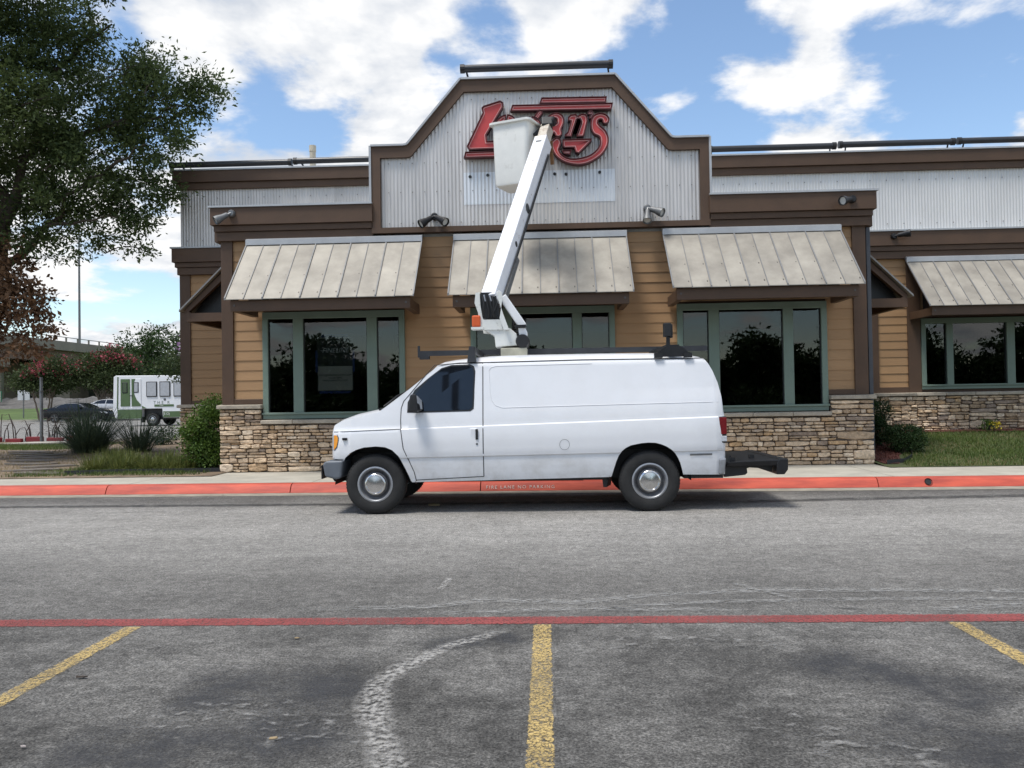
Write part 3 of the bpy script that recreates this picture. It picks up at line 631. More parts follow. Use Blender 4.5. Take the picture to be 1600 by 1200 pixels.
# windows ----------------------------------------------------------------
def window(x0, x1, mulls, y, z0, z1, sill=.10):
    f = MB(); e = .105
    f.box(x0, x1, y - .012, y + .13, z1 - .085, z1 + .04); f.box(x0, x1, y - .012, y + .13, z0, z0 + sill)
    f.box(x0, x0 + e, y - .010, y + .13, z0 + sill, z1 - .085); f.box(x1 - e, x1, y - .010, y + .13, z0 + sill, z1 - .085)
    for a, b in mulls: f.box(a, b, y - .010, y + .13, z0 + sill, z1 - .085)
    wn_ = f.build('window', M_green, B, bevel=.005, seg=1)
    MB().box(x0 - .01, x1 + .01, y - .045, y - .013, z0 + sill - .018, z0 + sill + .02).build('sill', M_green, wn_, bevel=.004, seg=1)
    ed = [x0 + e] + [q for ab in mulls for q in ab] + [x1 - e]
    for i in range(0, len(ed), 2):
        MB().box(ed[i] - .01, ed[i + 1] + .01, y + .058, y + .062, z0 + sill - .01, z1 - .08).build('pane', M_glass, wn_)
        k = MB()
        for a, b in ((ed[i], ed[i] + .014), (ed[i + 1] - .014, ed[i + 1])): k.box(a + .001, b - .001, y + .03, y + .056, z0 + sill + .001, z1 - .087)
        k.build('glazing_gasket', M_black, wn_)
for x0, x1, m1, m2 in WINS: window(x0, x1, (m1, m2), FY, WZ0, WZ1)
window(RW[0], RW[1], ((9.13, 9.28), (10.47, 10.65), (11.2, 11.35), (12.6, 12.78)), WY, RW[2], RW[3], sill=.09)

# ledgestone veneer --------------------------------------------------------
def stone_proto(seed):
    r = random.Random(seed); n = 9; base = []
    # rounded irregular outline in the unit square
    cor = [(-.5, -.5), (0, -.5), (.5, -.5), (.5, 0), (.5, .5), (.05, .5), (-.5, .5), (-.5, 0)]
    for i, (a, b) in enumerate(cor):
        j = .045 if i % 2 == 0 else .02; pull = .05 + .10 * r.random() if i % 2 == 0 else 0
        base.append((a * (1 - pull * .5) + r.uniform(-j, j), b * (1 - pull * 2.0) + r.uniform(-j, j) * 2))
    n = len(base); vs = [(x, 0, z) for x, z in base] + [(x * 1.0, -.72 + r.uniform(-.08, .08), z * 1.0) for x, z in base]
    cx = r.uniform(-.1, .1)
    vs += [(x * (.90 + .05 * r.random()), -1 + r.uniform(-.16, .12), z * (.70 + .15 * r.random())) for x, z in base] + [(cx, -1.06 + r.uniform(-.1, .1), r.uniform(-.1, .1))]
    fs = []
    for L_ in (0, n):
        fs += [(L_ + i, L_ + (i + 1) % n, L_ + n + (i + 1) % n, L_ + n + i) for i in range(n)]
    fs += [(2 * n + i, 2 * n + (i + 1) % n, 3 * n) for i in range(n)]
    me = bpy.data.meshes.new('stone'); me.from_pydata(vs, [], fs); me.materials.append(M_stone); me.update(); return me
PROTO = [stone_proto(i) for i in range(22)]
def split(x0, x1, z0, z1, r, out, big=1.0):
    w_, h = x1 - x0, z1 - z0
    if h > .15 * big or (h > .085 * big and r.random() < .72 and h > .07):
        lo = .035 / h if h > .1 else .42
        t = r.uniform(max(.28, min(lo, .45)), .72); split(x0, x1, z0, z0 + h * t, r, out, big); split(x0, x1, z0 + h * t, z1, r, out, big)
    elif w_ > .60 * big or (w_ > .20 * big and w_ / h > 2.2 and r.random() < .72) or w_ / h > 7.5:
        t = r.uniform(.3, .7); split(x0, x0 + w_ * t, z0, z1, r, out, big); split(x0 + w_ * t, x1, z0, z1, r, out, big)
    else: out.append((x0, x1, z0, z1))
def veneer(x0, x1, z0, z1, y, seed, big=1.0):
    r = random.Random(seed); out = []; z = z0
    while z < z1 - .01:      # uneven bands, their upright joints never line up
        h = r.uniform(.10, .27) * big
        if z1 - z - h < .08: h = z1 - z
        x = x0
        while x < x1 - .02:
            w_ = min(r.uniform(.3, 1.1), x1 - x)
            if x1 - x - w_ < .2: w_ = x1 - x
            split(x, x + w_, z, z + h, r, out, big); x += w_
        z += h
    return [(a, b, c, d, y) for a, b, c, d in out]
backing = MB().box(BX0 - .0, BX1, FY - .02, FY + .068, .1, 1.05).box(BX0, -5.30, FY - .02, FY + .068, 1.05, 1.34).box(-2.58, -1.39, FY - .02, FY + .068, 1.05, 1.34).box(1.32, 2.42, FY - .02, FY + .068, 1.05, 1.34).box(5.17, BX1, FY - .02, FY + .068, 1.05, 1.34)
backing.box(BX1 - .1, 14, WY - .02, WY + .068, .1, 1.36).box(-8.58, BX0 + .1, WY - .02, WY + .068, .1, 1.36)
SB = backing.build('stone_base', M_mortar, B)
vis = []
vis += veneer(BX0 - .03, BX1 + .03, .158, 1.025, FY - .02, 5, 1.3)
for k_, (a, b) in enumerate(((BX0 - .03, -5.30), (-2.58, -1.39), (1.32, 2.42), (5.17, BX1 + .03))): vis += veneer(a, b, 1.025, 1.325, FY - .02, 900 + k_, 1.25)
wing = veneer(BX1 - .05, 11.6, .44, 1.345, WY - .02, 77, 1.5)
other = veneer(11.6, 14, .44, 1.345, WY - .02, 78, 1.3) + veneer(-8.6, BX0 + .1, .2, 1.345, WY - .02, 79, 1.3)
def is_vis(s): return s[1] < -3.9 or s[0] > 2.95
first = [s for s in vis if is_vis(s)]; rest = [s for s in vis if not is_vis(s)]
wing.sort(key=lambda s: -(s[1] - s[0]) * (s[3] - s[2]))
k = max(0, 300 - len(first)); first += wing[:k]; rest += wing[k:] + other
def stone_xf(s):
    a, b, c, d, y = s; gx = .011; gz = .009
    return ((a + b) / 2, y, (c + d) / 2), ((b - a - gx), random.uniform(.03, .075), (d - c - gz)), (0, random.uniform(-.035, .035), 0)
for s in first:
    loc, sc, ro = stone_xf(s); sx = random.choice((-1, 1))
    inst('stone', random.choice(PROTO), SB, loc, (sc[0], sc[1], sc[2]), ro)
mb = MB()
for s in rest:
    loc, sc, ro = stone_xf(s); me = random.choice(PROTO); ca, sa = math.cos(ro[1]), math.sin(ro[1])
    mb.add([(loc[0] + v.co.x * sc[0] * ca + v.co.z * sc[2] * sa, loc[1] + v.co.y * sc[1], loc[2] + v.co.z * sc[2] * ca - v.co.x * sc[0] * sa) for v in me.vertices], [tuple(p.vertices) for p in me.polygons])
tag(mb.build('remaining_stones', M_stone, SB), kind='stuff')
def caps(x0, x1, z, y, h=.085, d=.12):
    x = x0
    while x < x1 - .01:
        e = min(x + random.uniform(.5, .95), x1)
        if x1 - e < .25: e = x1
        MB().hexa([(x + .003, y - d, z + .008), (e - .003, y - d + random.uniform(-.01, .01), z + .004), (e - .003, y + .05, z), (x + .003, y + .05, z)],
                  [(x + .003, y - d, z + h - .012), (e - .003, y - d, z + h - .008), (e - .003, y + .05, z + h), (x + .003, y + .05, z + h)]).build('cap_stone', M_cap, SB, bevel=.008, seg=1)
        x = e
for a, b in ((BX0 - .07, -5.285), (-2.595, -1.375), (1.305, 2.435), (5.155, BX1 + .07)): caps(a, b, 1.335, FY)
for a, b, *_ in WINS: caps(a - .02, b + .02, 1.045, FY)
caps(BX1 + .07, 14, 1.35, WY); caps(-8.65, BX0 - .05, 1.35, WY)
# downspout at the right corner of the bay
MB().box(BX1 + .015, BX1 + .09, FY + .075, FY + .16, .3, 4.48).build('downspout', mat('dark_downspout', (.05, .055, .065), .5), B, bevel=.006)

# ------------------------------------------------------------------ channel-letter sign on the gable
M_sred = mat('sign_red_face', (.50, .052, .05), .45, var=.14, scale=3)
M_sdark = mat('sign_dark_return', (.075, .012, .014), .5, var=.2)
M_spink = mat('neon_tube_unlit', (.66, .34, .32), .35, var=.1)
SG = thing('restaurant_sign', 'red slanted script channel letter sign with neon outline on the metal gable', 'sign', (0, FY - .06, 5.7))
def catmull(pts, k=4):
    out = []; n = len(pts)
    for i in range(n):
        p0, p1, p2, p3 = (Vector(pts[(i + j - 1) % n]) for j in range(4))
        for s_ in range(k):
            t = s_ / k; out.append(tuple(.5 * ((2 * p1) + (p2 - p0) * t + (2 * p0 - 5 * p1 + 4 * p2 - p3) * t * t + (3 * p1 - p0 - 3 * p2 + p3) * t ** 3)))
    return out
def letter(name, polys, rim=.013, smooth=False, depth=.13):
    bm = bmesh.new(); y1 = FY - .045; y0 = y1 - depth
    for poly in polys:
        if smooth: poly = catmull(poly, 3)
        n = len(poly)
        if sum(poly[i][0] * poly[(i + 1) % n][1] - poly[(i + 1) % n][0] * poly[i][1] for i in range(n)) < 0: poly = poly[::-1]
        fv = [bm.verts.new((x, y0, z)) for x, z in poly]; bv = [bm.verts.new((x, y1, z)) for x, z in poly]
        for i in range(n):
            f = bm.faces.new((fv[i], bv[i], bv[(i + 1) % n], fv[(i + 1) % n])); f.material_index = 1
        face = bm.faces.new(fv); face.normal_update()
        def inset(face, th, dep, mi):
            r_ = bmesh.ops.inset_region(bm, faces=[face], thickness=th, depth=dep, use_even_offset=True, use_boundary=True)
            for q in r_['faces']: q.material_index = mi
        face.material_index = 0
        inset(face, rim, 0, 1); inset(face, .004, -.035, 1); inset(face, .010, 0, 0); inset(face, .004, .012, 2); inset(face, .010, 0, 2); inset(face, .003, -.012, 2)
    bmesh.ops.triangulate(bm, faces=[f for f in bm.faces if len(f.verts) > 4])
    me = bpy.data.meshes.new(name); bm.to_mesh(me); bm.free()
    o0 = origin(SG); me.transform(Matrix.Translation(-o0))
    for m in (M_sred, M_sdark, M_spink): me.materials.append(m)
    o = bpy.data.objects.new(name, me); C.objects.link(o); o.parent = SG; ORG[o.name] = o0
    return o
letter('letter_l', [[(-.74, 6.94), (-.68, 6.90), (-.69, 6.81), (-1.0, 6.31), (-.99, 6.20), (-.53, 6.20), (-.50, 6.05), (-1.33, 6.04), (-1.37, 6.11), (-1.07, 6.72), (-1.09, 6.81), (-1.05, 6.85)]])
letter('sign_bar', [[(-1.40, 6.01), (.15, 6.015), (.14, 5.905), (-1.43, 5.895)]], rim=.010)
letter('sign_bar', [[(-.02, 6.86), (.02, 6.97), (1.22, 6.955), (1.20, 6.845)]], rim=.010)
letter('sign_bar', [[(-.56, 6.735), (-.52, 6.85), (1.33, 6.835), (1.30, 6.715)]], rim=.010)
ring = lambda cx, cz, rx, rz, sl, a0, a1, n: [(cx + rx * math.cos(a0 + (a1 - a0) * i / n) + sl * rz * math.sin(a0 + (a1 - a0) * i / n), cz + rz * math.sin(a0 + (a1 - a0) * i / n)) for i in range(n + 1)]
def ringpoly(cx, cz, rx, rz, t, sl=.18, a0=R(95), a1=R(450)):
    return ring(cx, cz, rx, rz, sl, a0, a1, 26) + ring(cx, cz, rx - t, rz - t, sl, a1, a0, 26)
letter('letter_o', [ringpoly(-.66, 6.43, .22, .25, .125)], rim=.009)
letter('letter_g', [ringpoly(-.21, 6.38, .22, .25, .125), [(-.14, 6.60), (-.10, 6.66), (-.03, 6.75), (.03, 6.74), (.04, 6.68), (-.01, 6.62), (-.06, 6.55)]], rim=.009)
letter('letter_a', [[(.13, 6.61), (.21, 6.67), (.30, 6.69), (.38, 6.65), (.43, 6.58), (.42, 6.47), (.38, 6.38), (.39, 6.30), (.35, 6.24), (.27, 6.25), (.24, 6.31), (.19, 6.24), (.11, 6.27), (.09, 6.36), (.15, 6.44), (.23, 6.47), (.29, 6.50), (.29, 6.57), (.24, 6.58), (.18, 6.53)]], rim=.009, smooth=True)
letter('letter_n', [[(.50, 6.59), (.55, 6.64), (.65, 6.65), (.67, 6.61), (.75, 6.65), (.83, 6.64), (.86, 6.58), (.86, 6.51), (.80, 6.28), (.78, 6.23), (.65, 6.23), (.66, 6.28), (.74, 6.50), (.72, 6.55), (.67, 6.56), (.58, 6.30), (.56, 6.23), (.43, 6.24), (.44, 6.28), (.49, 6.32), (.55, 6.52), (.50, 6.53)]], rim=.009)
letter('apostrophe', [[(.86, 6.67), (.90, 6.71), (.96, 6.69), (.97, 6.63), (.94, 6.57), (.89, 6.55), (.88, 6.58), (.92, 6.63), (.86, 6.63)]], rim=.010)
letter('letter_s', [[(.94, 6.58), (1.01, 6.64), (1.11, 6.655), (1.21, 6.62), (1.26, 6.54), (1.24, 6.48), (1.19, 6.45), (1.14, 6.47), (1.12, 6.53), (1.07, 6.53), (1.05, 6.48), (1.09, 6.42), (1.17, 6.35), (1.22, 6.26), (1.24, 6.16), (1.22, 6.05), (1.14, 5.92), (1.02, 5.82), (.86, 5.74), (.70, 5.71), (.54, 5.73), (.40, 5.78), (.27, 5.88), (.20, 6.0), (.18, 6.12), (.22, 6.19), (.29, 6.23), (.35, 6.20), (.37, 6.13), (.35, 6.06), (.33, 6.0), (.37, 5.92), (.46, 5.86), (.57, 5.83), (.72, 5.84), (.87, 5.88), (.98, 5.95), (1.06, 6.05), (1.08, 6.17), (1.05, 6.23), (.97, 6.27), (.92, 6.36), (.91, 6.48)]], rim=.010, smooth=True)
letter('sign_arrow', [[(.39, 6.19), (.93, 6.19), (.93, 6.15), (.69, 5.92), (.63, 5.94), (.60, 6.03), (.42, 6.03), (.39, 6.07)]], rim=.010)
letter('sign_small_bar', [[(.37, 5.99), (.56, 5.99), (.53, 5.90), (.41, 5.92)]], rim=.010)

# ------------------------------------------------------------------ floodlights
def flood_head(mb, c, d, r=.085, L_=.26):
    d = Vector(d).normalized(); c = Vector(c)
    mb.lathe([(.001, 0), (.045, 0), (.05, .02), (.055, L_ * .4), (r * .95, L_ * .75), (r, L_), (r - .012, L_), (r - .02, L_ - .03)], c, d, 18)
def floodlight(name, label, base, heads, y, grp, mk=None):
    t = thing(name, label, 'floodlight', base, grp)
    b = Vector(base); mb = MB().lathe([(.001, -.07), (.05, -.07), (.07, -.04), (.072, 0)], b, (0, 1, 0), 18).build('mounting_box', mk or M_alu, t, smooth=True)
    for h in heads:
        p0 = b + Vector((0, -.06, 0)); d = Vector(h).normalized(); p1 = p0 + d * .07
        q = MB(); flood_head(q, p1, d); q.tube([p0, p1 + d * .02], .022, 8); hd = q.build('lamp_head', mk or M_alu, t, smooth=True)
        MB().lathe([(.001, .235), (.066, .235)], p1, d, 16).build('lens', M_lens, hd)
    return t
floodlight('twin_floodlight', 'twin grey floodlight on the gable sheets left of the lift boom', (-2.0, FY - .03, 4.85), ((-.75, -.45, -.55), (.75, -.55, -.5)), 0, 'floodlights on the facade', M_blackm)
floodlight('twin_floodlight', 'twin silver floodlight on the gable sheets right of the sign patch', (1.93, FY - .03, 4.90), ((-.12, -.6, -.95), (.85, -.6, -.45)), 0, 'floodlights on the facade')
floodlight('floodlight', 'single grey floodlight at the left end of the brown bay fascia', (-5.78, FY - .14, 4.98), ((-.75, -.5, -.55),), 0, 'floodlights on the facade')
floodlight('floodlight', 'single dark floodlight at the right end of the brown bay fascia', (5.60, FY - .14, 4.95), ((-.85, -.6, -.25),), 0, 'floodlights on the facade', M_blackm)
floodlight('floodlight', 'single dark floodlight on the fascia of the recessed right wing', (7.95, WY - .14, 4.98), ((.9, -.5, .1),), 0, 'floodlights on the facade', M_blackm)

# ------------------------------------------------------------------ light bars along the parapet
M_tube = mat('dark_light_tube', (.028, .03, .035), .35, var=.2, stretch=(.3, 1, 1))
def light_bar(label, x0, x1, y, z, zb, feet):
    t = thing('roof_light_bar', label, 'light bar', ((x0 + x1) / 2, y, zb), 'tubular light bars along the roof edge')
    MB().lathe([(.001, 0), (.07, 0), (.07, x1 - x0), (.001, x1 - x0)], (x0, y - .08, z), (1, 0, 0), 14).build('tube', M_tube, t, smooth=True)
    for x in (x0 + .03, x1 - .03): MB().lathe([(.001, -.04), (.084, -.04), (.084, .04), (.001, .04)], (x, y - .08, z), (1, 0, 0), 14).build('end_cap', M_black, t)
    for x in feet: MB().beam((x, y - .08, z), (x + .05, y + .12, zb + .01), .03, .03).beam((x - .05, y + .12, zb + .005), (x + .12, y + .12, zb + .005), .06, .012).build('bracket', M_blackm, t)
light_bar('dark tubular light bar on brackets along the top of the gable', -1.47, 1.34, FY + .05, 7.60, 7.405, (-1.38, 1.25))
light_bar('dark light bar at the far left end of the left parapet', -8.75, -5.86, WY, 7.08, 6.965, (-8.5, -5.9))
light_bar('dark light bar on the left parapet ending at the gable', -5.80, -2.9, WY, 7.10, 6.965, (-5.65, -3.2))
light_bar('dark light bar on the right parapet starting at the gable', 3.85, 6.72, WY, 7.10, 6.965, (3.9, 6.6))
light_bar('dark light bar in the middle of the right parapet', 6.80, 9.38, WY, 7.12, 6.965, (6.95, 9.25))
light_bar('dark light bar at the far right end of the right parapet', 9.46, 12.4, WY, 7.13, 6.965, (9.6, 12.2))
v = MB().lathe([(.09, 6.3), (.09, 8.80), (.10, 8.80), (.10, 8.98), (.001, 8.98)], (-6.72, 24, 0), (0, 0, 1), 14).build('vent_pipe', mat('pvc_pipe', (.55, .50, .40), .6), base=(-6.72, 24, 6.3), smooth=True)
tag(v, 'pale plastic vent pipe standing on the roof behind the left parapet', 'pipe')

# ------------------------------------------------------------------ banner in the left window
BN = thing('window_banner', 'dark and pale contractor banner taped inside the left window', 'banner', (-3.95, FY + .14, 1.64))
yb = FY + .14
MB().box(-4.29, -3.60, yb, yb + .008, 1.64, 2.66).build('banner_sheet', mat('banner_black', (.02, .02, .022), .5), BN)
MB().box(-4.27, -3.62, yb - .004, yb - .001, 1.66, 2.115).build('pale_panel', mat('banner_cream', (.60, .58, .50), .6, var=.06), BN)
M_tape = mat('blue_tape', (.02, .05, .22), .6)
MB().box(-4.32, -4.28, yb - .006, yb - .002, 2.0, 2.42).box(-3.615, -3.575, yb - .006, yb - .002, 2.0, 2.42).box(-4.2, -3.7, yb - .006, yb - .002, 2.66, 2.72).box(-4.25, -3.65, yb - .006, yb - .002, 1.60, 1.645).build('tape', M_tape, BN)
M_btxt = mat('banner_silver_print', (.85, .85, .84), .5); M_dtxt = mat('banner_dark_print', (.05, .05, .05), .5)
def ft(name, body, x, z, size, m, y, parent, **k): return text(name, body, size, m, parent, Matrix.Translation((x, y, z)) @ FRONT, **k)
ft('banner_lettering', 'FINELINE', -3.94, 2.41, .125, M_btxt, yb - .004, BN, shear=.25)
MB().box(-4.22, -4.08, yb - .005, yb - .002, 2.405, 2.412).build('lettering_stroke', M_btxt, BN)
for z, b in ((1.945, 'INFO@FINELINEAUSTIN.COM'), (1.895, '512.267.8855'), (1.845, 'FINELINEAUSTIN.COM')): ft('contact_lettering', b, -3.945, z, .046, M_dtxt, yb - .007, BN)
MB().box(-4.24, -3.64, yb - .006, yb - .002, 2.645, 2.652).build('banner_rail', M_btxt, BN)

# ------------------------------------------------------------------ generic lofted vehicle body
class Body:
    """side profile (top, bottom as functions of x) lofted over a cross-section; near side faces -Y"""
    def __init__(s, top, bot, inset, levels, y0, width, plan, crown, rake=lambda z: 0.0):
        s.top, s.bot, s.ins, s.lev, s.y0, s.w, s.plan, s.crown, s.rake = top, bot, inset, levels, y0, width, plan, crown, rake
    def side(s, x, z, off=0.0, far=False):
        d = interp(z - s.rake(z) * x, s.ins) + interp(x, s.plan) - off
        return (x, s.y0 + s.w - d if far else s.y0 + d, z)
    def section(s, x):
        zt = interp(x, s.top); zb = interp(x, s.bot); ze = zt - interp(x, s.crown)
        near = []
        for l in s.lev:
            z = min(max(l + s.rake(l) * x, zb), ze); near.append(s.side(x, z))
        ya = near[-1][1]; yb = 2 * (s.y0 + s.w / 2) - ya; roof = []
        for t in (.015, .04, .09, .17, .3, .5, .7, .83, .91, .96, .985):
            u = abs(2 * t - 1); roof.append((x, ya + (yb - ya) * t, ze + (zt - ze) * (1 - u ** 5) * (1 if u < .98 else 1)))
        far = [(x, 2 * (s.y0 + s.w / 2) - p[1], p[2]) for p in near[::-1]]
        return near + roof + far
    def shell(s, xs):
        mb = MB(); secs = [s.section(x) for x in xs]; mb.grid(secs)
        n = len(secs[0]); k = len(mb.v)
        for q in (0, len(xs) - 1):
            sec = secs[q]; h = n // 2; c = (sec[0][0], s.y0 + s.w / 2, None)
            for i in range(h):
                a, b, c2, d = sec[i], sec[i + 1], sec[n - 2 - i], sec[n - 1 - i]
                mb.add([a, b, c2, d], [(0, 1, 2, 3)])
        return mb
    def patch(s, poly, off, inner=None, far=False):
        return [s.side(x, z, off, far) for x, z in poly]
    def roofpt(s, x, t, off=0.0):
        zt = interp(x, s.top); ze = zt - interp(x, s.crown); z = ze
        ya = s.side(x, max(ze, interp(x, s.bot)))[1]; yb = 2 * (s.y0 + s.w / 2) - ya; u = abs(2 * t - 1)
        return (x, ya + (yb - ya) * t, ze + (zt - ze) * (1 - u ** 5) + off)
def line_on(body, pts, w, off, m, name, parent, far=False):
    """thin ribbon that follows the side surface"""
    mb = MB(); Q = []
    for (a, b), (c, d) in zip(pts, pts[1:]):
        k = max(1, int(math.hypot(c - a, d - b) / .06)); Q += [(a + (c - a) * i / k, b + (d - b) * i / k) for i in range(k)]
    Q.append(pts[-1]); rows = []
    for i, (x, z) in enumerate(Q):
        dx = Q[min(i + 1, len(Q) - 1)][0] - Q[max(i - 1, 0)][0]; dz = Q[min(i + 1, len(Q) - 1)][1] - Q[max(i - 1, 0)][1]; l = math.hypot(dx, dz) or 1
        nx, nz = -dz / l * w / 2, dx / l * w / 2
        rows.append([body.side(x + nx, z + nz, off, far), body.side(x - nx, z - nz, off, far)])
    mb.grid(rows); return mb.build(name, m, parent)
def poly_on(body, poly, off, name, m, parent, far=False, thick=.0):
    vs = body.patch(poly, off, far=far); n = len(vs)
    mb = MB().add(vs, [tuple(range(n))])
    return mb.build(name, m, parent)
def tyre_set(parent, name, c, r, w, rim_r, m_tyre, m_rim, m_hub, side=-1, style='steel', n=40):
    """wheel whose outer face looks towards side*Y"""
    ax = (0, side, 0)
    t = MB().lathe([(rim_r, -w), (rim_r + .02, -w - .004), (r * .80, -w - .012), (r * .965, -w + .01), (r, -w + .045), (r, -.045), (r * .965, -.012), (r * .90, .006), (r * .80, .014), (r * .70, .012), (rim_r + .012, .004), (rim_r, -.004), (rim_r - .004, -.03)], c, ax, n)
    wh = t.build(name, m_tyre, parent, smooth=True)
    g = MB()
    for rr in (r * .955,):
        for i in range(56):
            a = 2 * math.pi * i / 56; cx, cz = math.cos(a), math.sin(a)
            p = Vector(c) + Vector((cx * rr, side * -.002, cz * rr)); q = Vector(c) + Vector((cx * (r + .002), side * -.05, cz * (r + .002)))
            g.beam(p, q, .014, .006, up=(cx, 0, cz))
    tag(g.build('tread_blocks', m_tyre, wh), kind='stuff')
    if style == 'steel':
        MB().lathe([(rim_r + .004, -.002), (rim_r + .006, .006), (rim_r - .012, .010), (rim_r - .026, -.004), (rim_r - .034, -.045)], c, ax, n).build('rim', m_rim, wh, smooth=True)
        MB().lathe([(rim_r - .034, -.045), (rim_r * .74, -.050), (rim_r * .70, -.020), (rim_r * .62, -.012), (rim_r * .60, -.02), (.001, -.02)], c, ax, n).build('wheel_disc', M_disc, wh, smooth=True)
        MB().lathe([(rim_r * .60, -.02), (rim_r * .605, .006), (rim_r * .56, .016), (rim_r * .52, .018), (rim_r * .49, .008), (rim_r * .25, .015), (rim_r * .10, .018), (.001, .019)], c, ax, n).build('hubcap', m_hub, wh, smooth=True)
    else:
        MB().lathe([(rim_r + .004, 0), (rim_r - .02, .006), (rim_r - .03, -.03), (rim_r - .035, -.10), (.001, -.10)], c, ax, n).build('rim', M_black, wh, smooth=True)
        sp = MB()
        for i in range(5):
            a = 2 * math.pi * i / 5 + .3; d = Vector((math.cos(a), 0, math.sin(a))); pp = Vector((-d.z, 0, d.x)); c0 = Vector(c) + Vector((0, side * .0, 0)); y = Vector((0, side * .004, 0)); yi = Vector((0, side * -.03, 0))
            sp.hexa([c0 + d * .03 - pp * .03 + yi, c0 + d * .03 + pp * .03 + yi, c0 + d * (rim_r - .015) + pp * .055 + yi, c0 + d * (rim_r - .015) - pp * .055 + yi],
                    [c0 + d * .03 - pp * .03 + y, c0 + d * .03 + pp * .03 + y, c0 + d * (rim_r - .015) + pp * .055 + y, c0 + d * (rim_r - .015) - pp * .055 + y])
        sp.lathe([(rim_r + .003, -.01), (rim_r + .003, .008), (rim_r - .022, .008), (rim_r - .022, -.02)], c, ax, n)
        sp.build('spokes', m_rim, wh)
    return wh

# ------------------------------------------------------------------ the white van with its bucket lift
def paint_mat(name, col, dirt=(.30, .27, .22), zlo=.42, zhi=.85):
    m = bpy.data.materials.new(name); N, L, P = nodes_of(m); P.inputs['Roughness'].default_value = .32; P.inputs['Coat Weight'].default_value = .5; P.inputs['Coat Roughness'].default_value = .08
    geo = N.new('ShaderNodeNewGeometry'); sp = N.new('ShaderNodeSeparateXYZ'); L.new(geo.outputs['Position'], sp.inputs[0])
    n = N.new('ShaderNodeTexNoise'); n.inputs['Scale'].default_value = 3.5; n.inputs['Detail'].default_value = 8; n.inputs['Roughness'].default_value = .7; L.new(geo.outputs['Position'], n.inputs['Vector'])
    q = N.new('ShaderNodeMapRange'); L.new(n.outputs[0], q.inputs[0]); q.inputs[1].default_value = .42; q.inputs[2].default_value = .72; q.inputs[4].default_value = .5
    z = N.new('ShaderNodeMapRange'); L.new(sp.outputs[2], z.inputs[0]); z.inputs[1].default_value = zhi; z.inputs[2].default_value = zlo; z.inputs[3].default_value = .15; z.inputs[4].default_value = 1.0
    k = N.new('ShaderNodeMath'); k.operation = 'MULTIPLY'; L.new(q.outputs[0], k.inputs[0]); L.new(z.outputs[0], k.inputs[1])
    mx_ = N.new('ShaderNodeMixRGB'); L.new(k.outputs[0], mx_.inputs[0]); mx_.inputs[1].default_value = (*col, 1); mx_.inputs[2].default_value = (*dirt, 1)
    L.new(mx_.outputs[0], P.inputs['Base Color'])
    nb = N.new('ShaderNodeTexNoise'); nb.inputs['Scale'].default_value = 2.2; nb.inputs['Detail'].default_value = 2; L.new(geo.outputs['Position'], nb.inputs['Vector'])
    bb = N.new('ShaderNodeBump'); bb.inputs['Strength'].default_value = .12; bb.inputs['Distance'].default_value = .03; L.new(nb.outputs[0], bb.inputs['Height']); L.new(bb.outputs[0], P.inputs['Normal']); return m
M_van = paint_mat('white_van_paint', (.73, .74, .76))
M_tyre = mat('tyre_rubber', (.018, .018, .018), .85, var=.25, scale=12, bump=.2)
M_rim = mat('silver_steel_rim', (.33, .34, .36), .4, metal=.6, var=.15, scale=14)
M_disc = mat('dark_steel_disc', (.10, .10, .105), .5, metal=.5, var=.3, scale=20)
M_hub = mat('chrome_hubcap', (.62, .62, .62), .18, metal=1.0, var=.1)
M_vglass = mat('tinted_van_glass', (.008, .010, .014), .03, var=.2, spec=.55)
M_gap = mat('panel_gap', (.03, .03, .032), .8)
M_bump = mat('grey_bumper', (.115, .13, .15), .5, var=.12, scale=5)
M_amber = mat('amber_lens', (.75, .28, .01), .2, var=.12, scale=20)
M_redl = mat('red_lens', (.16, .006, .010), .2, var=.25, scale=25)
M_clear = mat('clear_lens', (.50, .52, .55), .15, var=.15, scale=30)
M_orange = mat('beacon_orange', (.62, .10, .02), .3, var=.1)
V = thing('bucket_lift_van', 'white cargo van with folding bucket lift on its roof parked at the red kerb', 'van', (-.4, 11.5, 0))
VY = 10.50
vtop = [(-2.78, 1.06), (-2.77, 1.12), (-2.73, 1.18), (-2.63, 1.235), (-2.47, 1.29), (-2.28, 1.33), (-2.13, 1.36), (-1.75, 1.64), (-1.45, 1.88), (-1.40, 1.925), (-1.32, 1.96), (-1.18, 1.985), (-.95, 2.01), (-.72, 2.03), (-.25, 2.04), (.76, 2.04), (1.37, 2.035), (1.80, 2.01), (2.0, 1.97), (2.05, 1.95), (2.08, 1.91), (2.13, 1.81), (2.19, 1.65), (2.23, 1.46), (2.25, 1.28), (2.262, 1.17)]
arch = lambda cx, r, n=14: [(cx - r * math.cos(math.pi * i / n), .385 + r * math.sin(math.pi * i / n)) for i in range(n + 1)]
vbot = [(-2.78, .71), (-2.62, .70), (-2.61, .66), (-2.575, .73), (-2.51, .79), (-2.43, .83), (-2.33, .86), (-2.17, .872), (-2.05, .86), (-1.96, .82), (-1.89, .75), (-1.85, .68), (-1.80, .58), (-1.76, .49), (-1.735, .42), (-1.72, .405),
        (.80, .44), (.82, .45), (.85, .55), (.88, .64), (.91, .71), (.95, .77), (1.0, .81), (1.06, .84), (1.19, .865), (1.28, .872), (1.37, .868), (1.44, .85), (1.51, .82), (1.57, .78), (1.62, .73), (1.655, .67), (1.68, .61), (1.70, .54), (1.72, .46), (2.262, .45)]
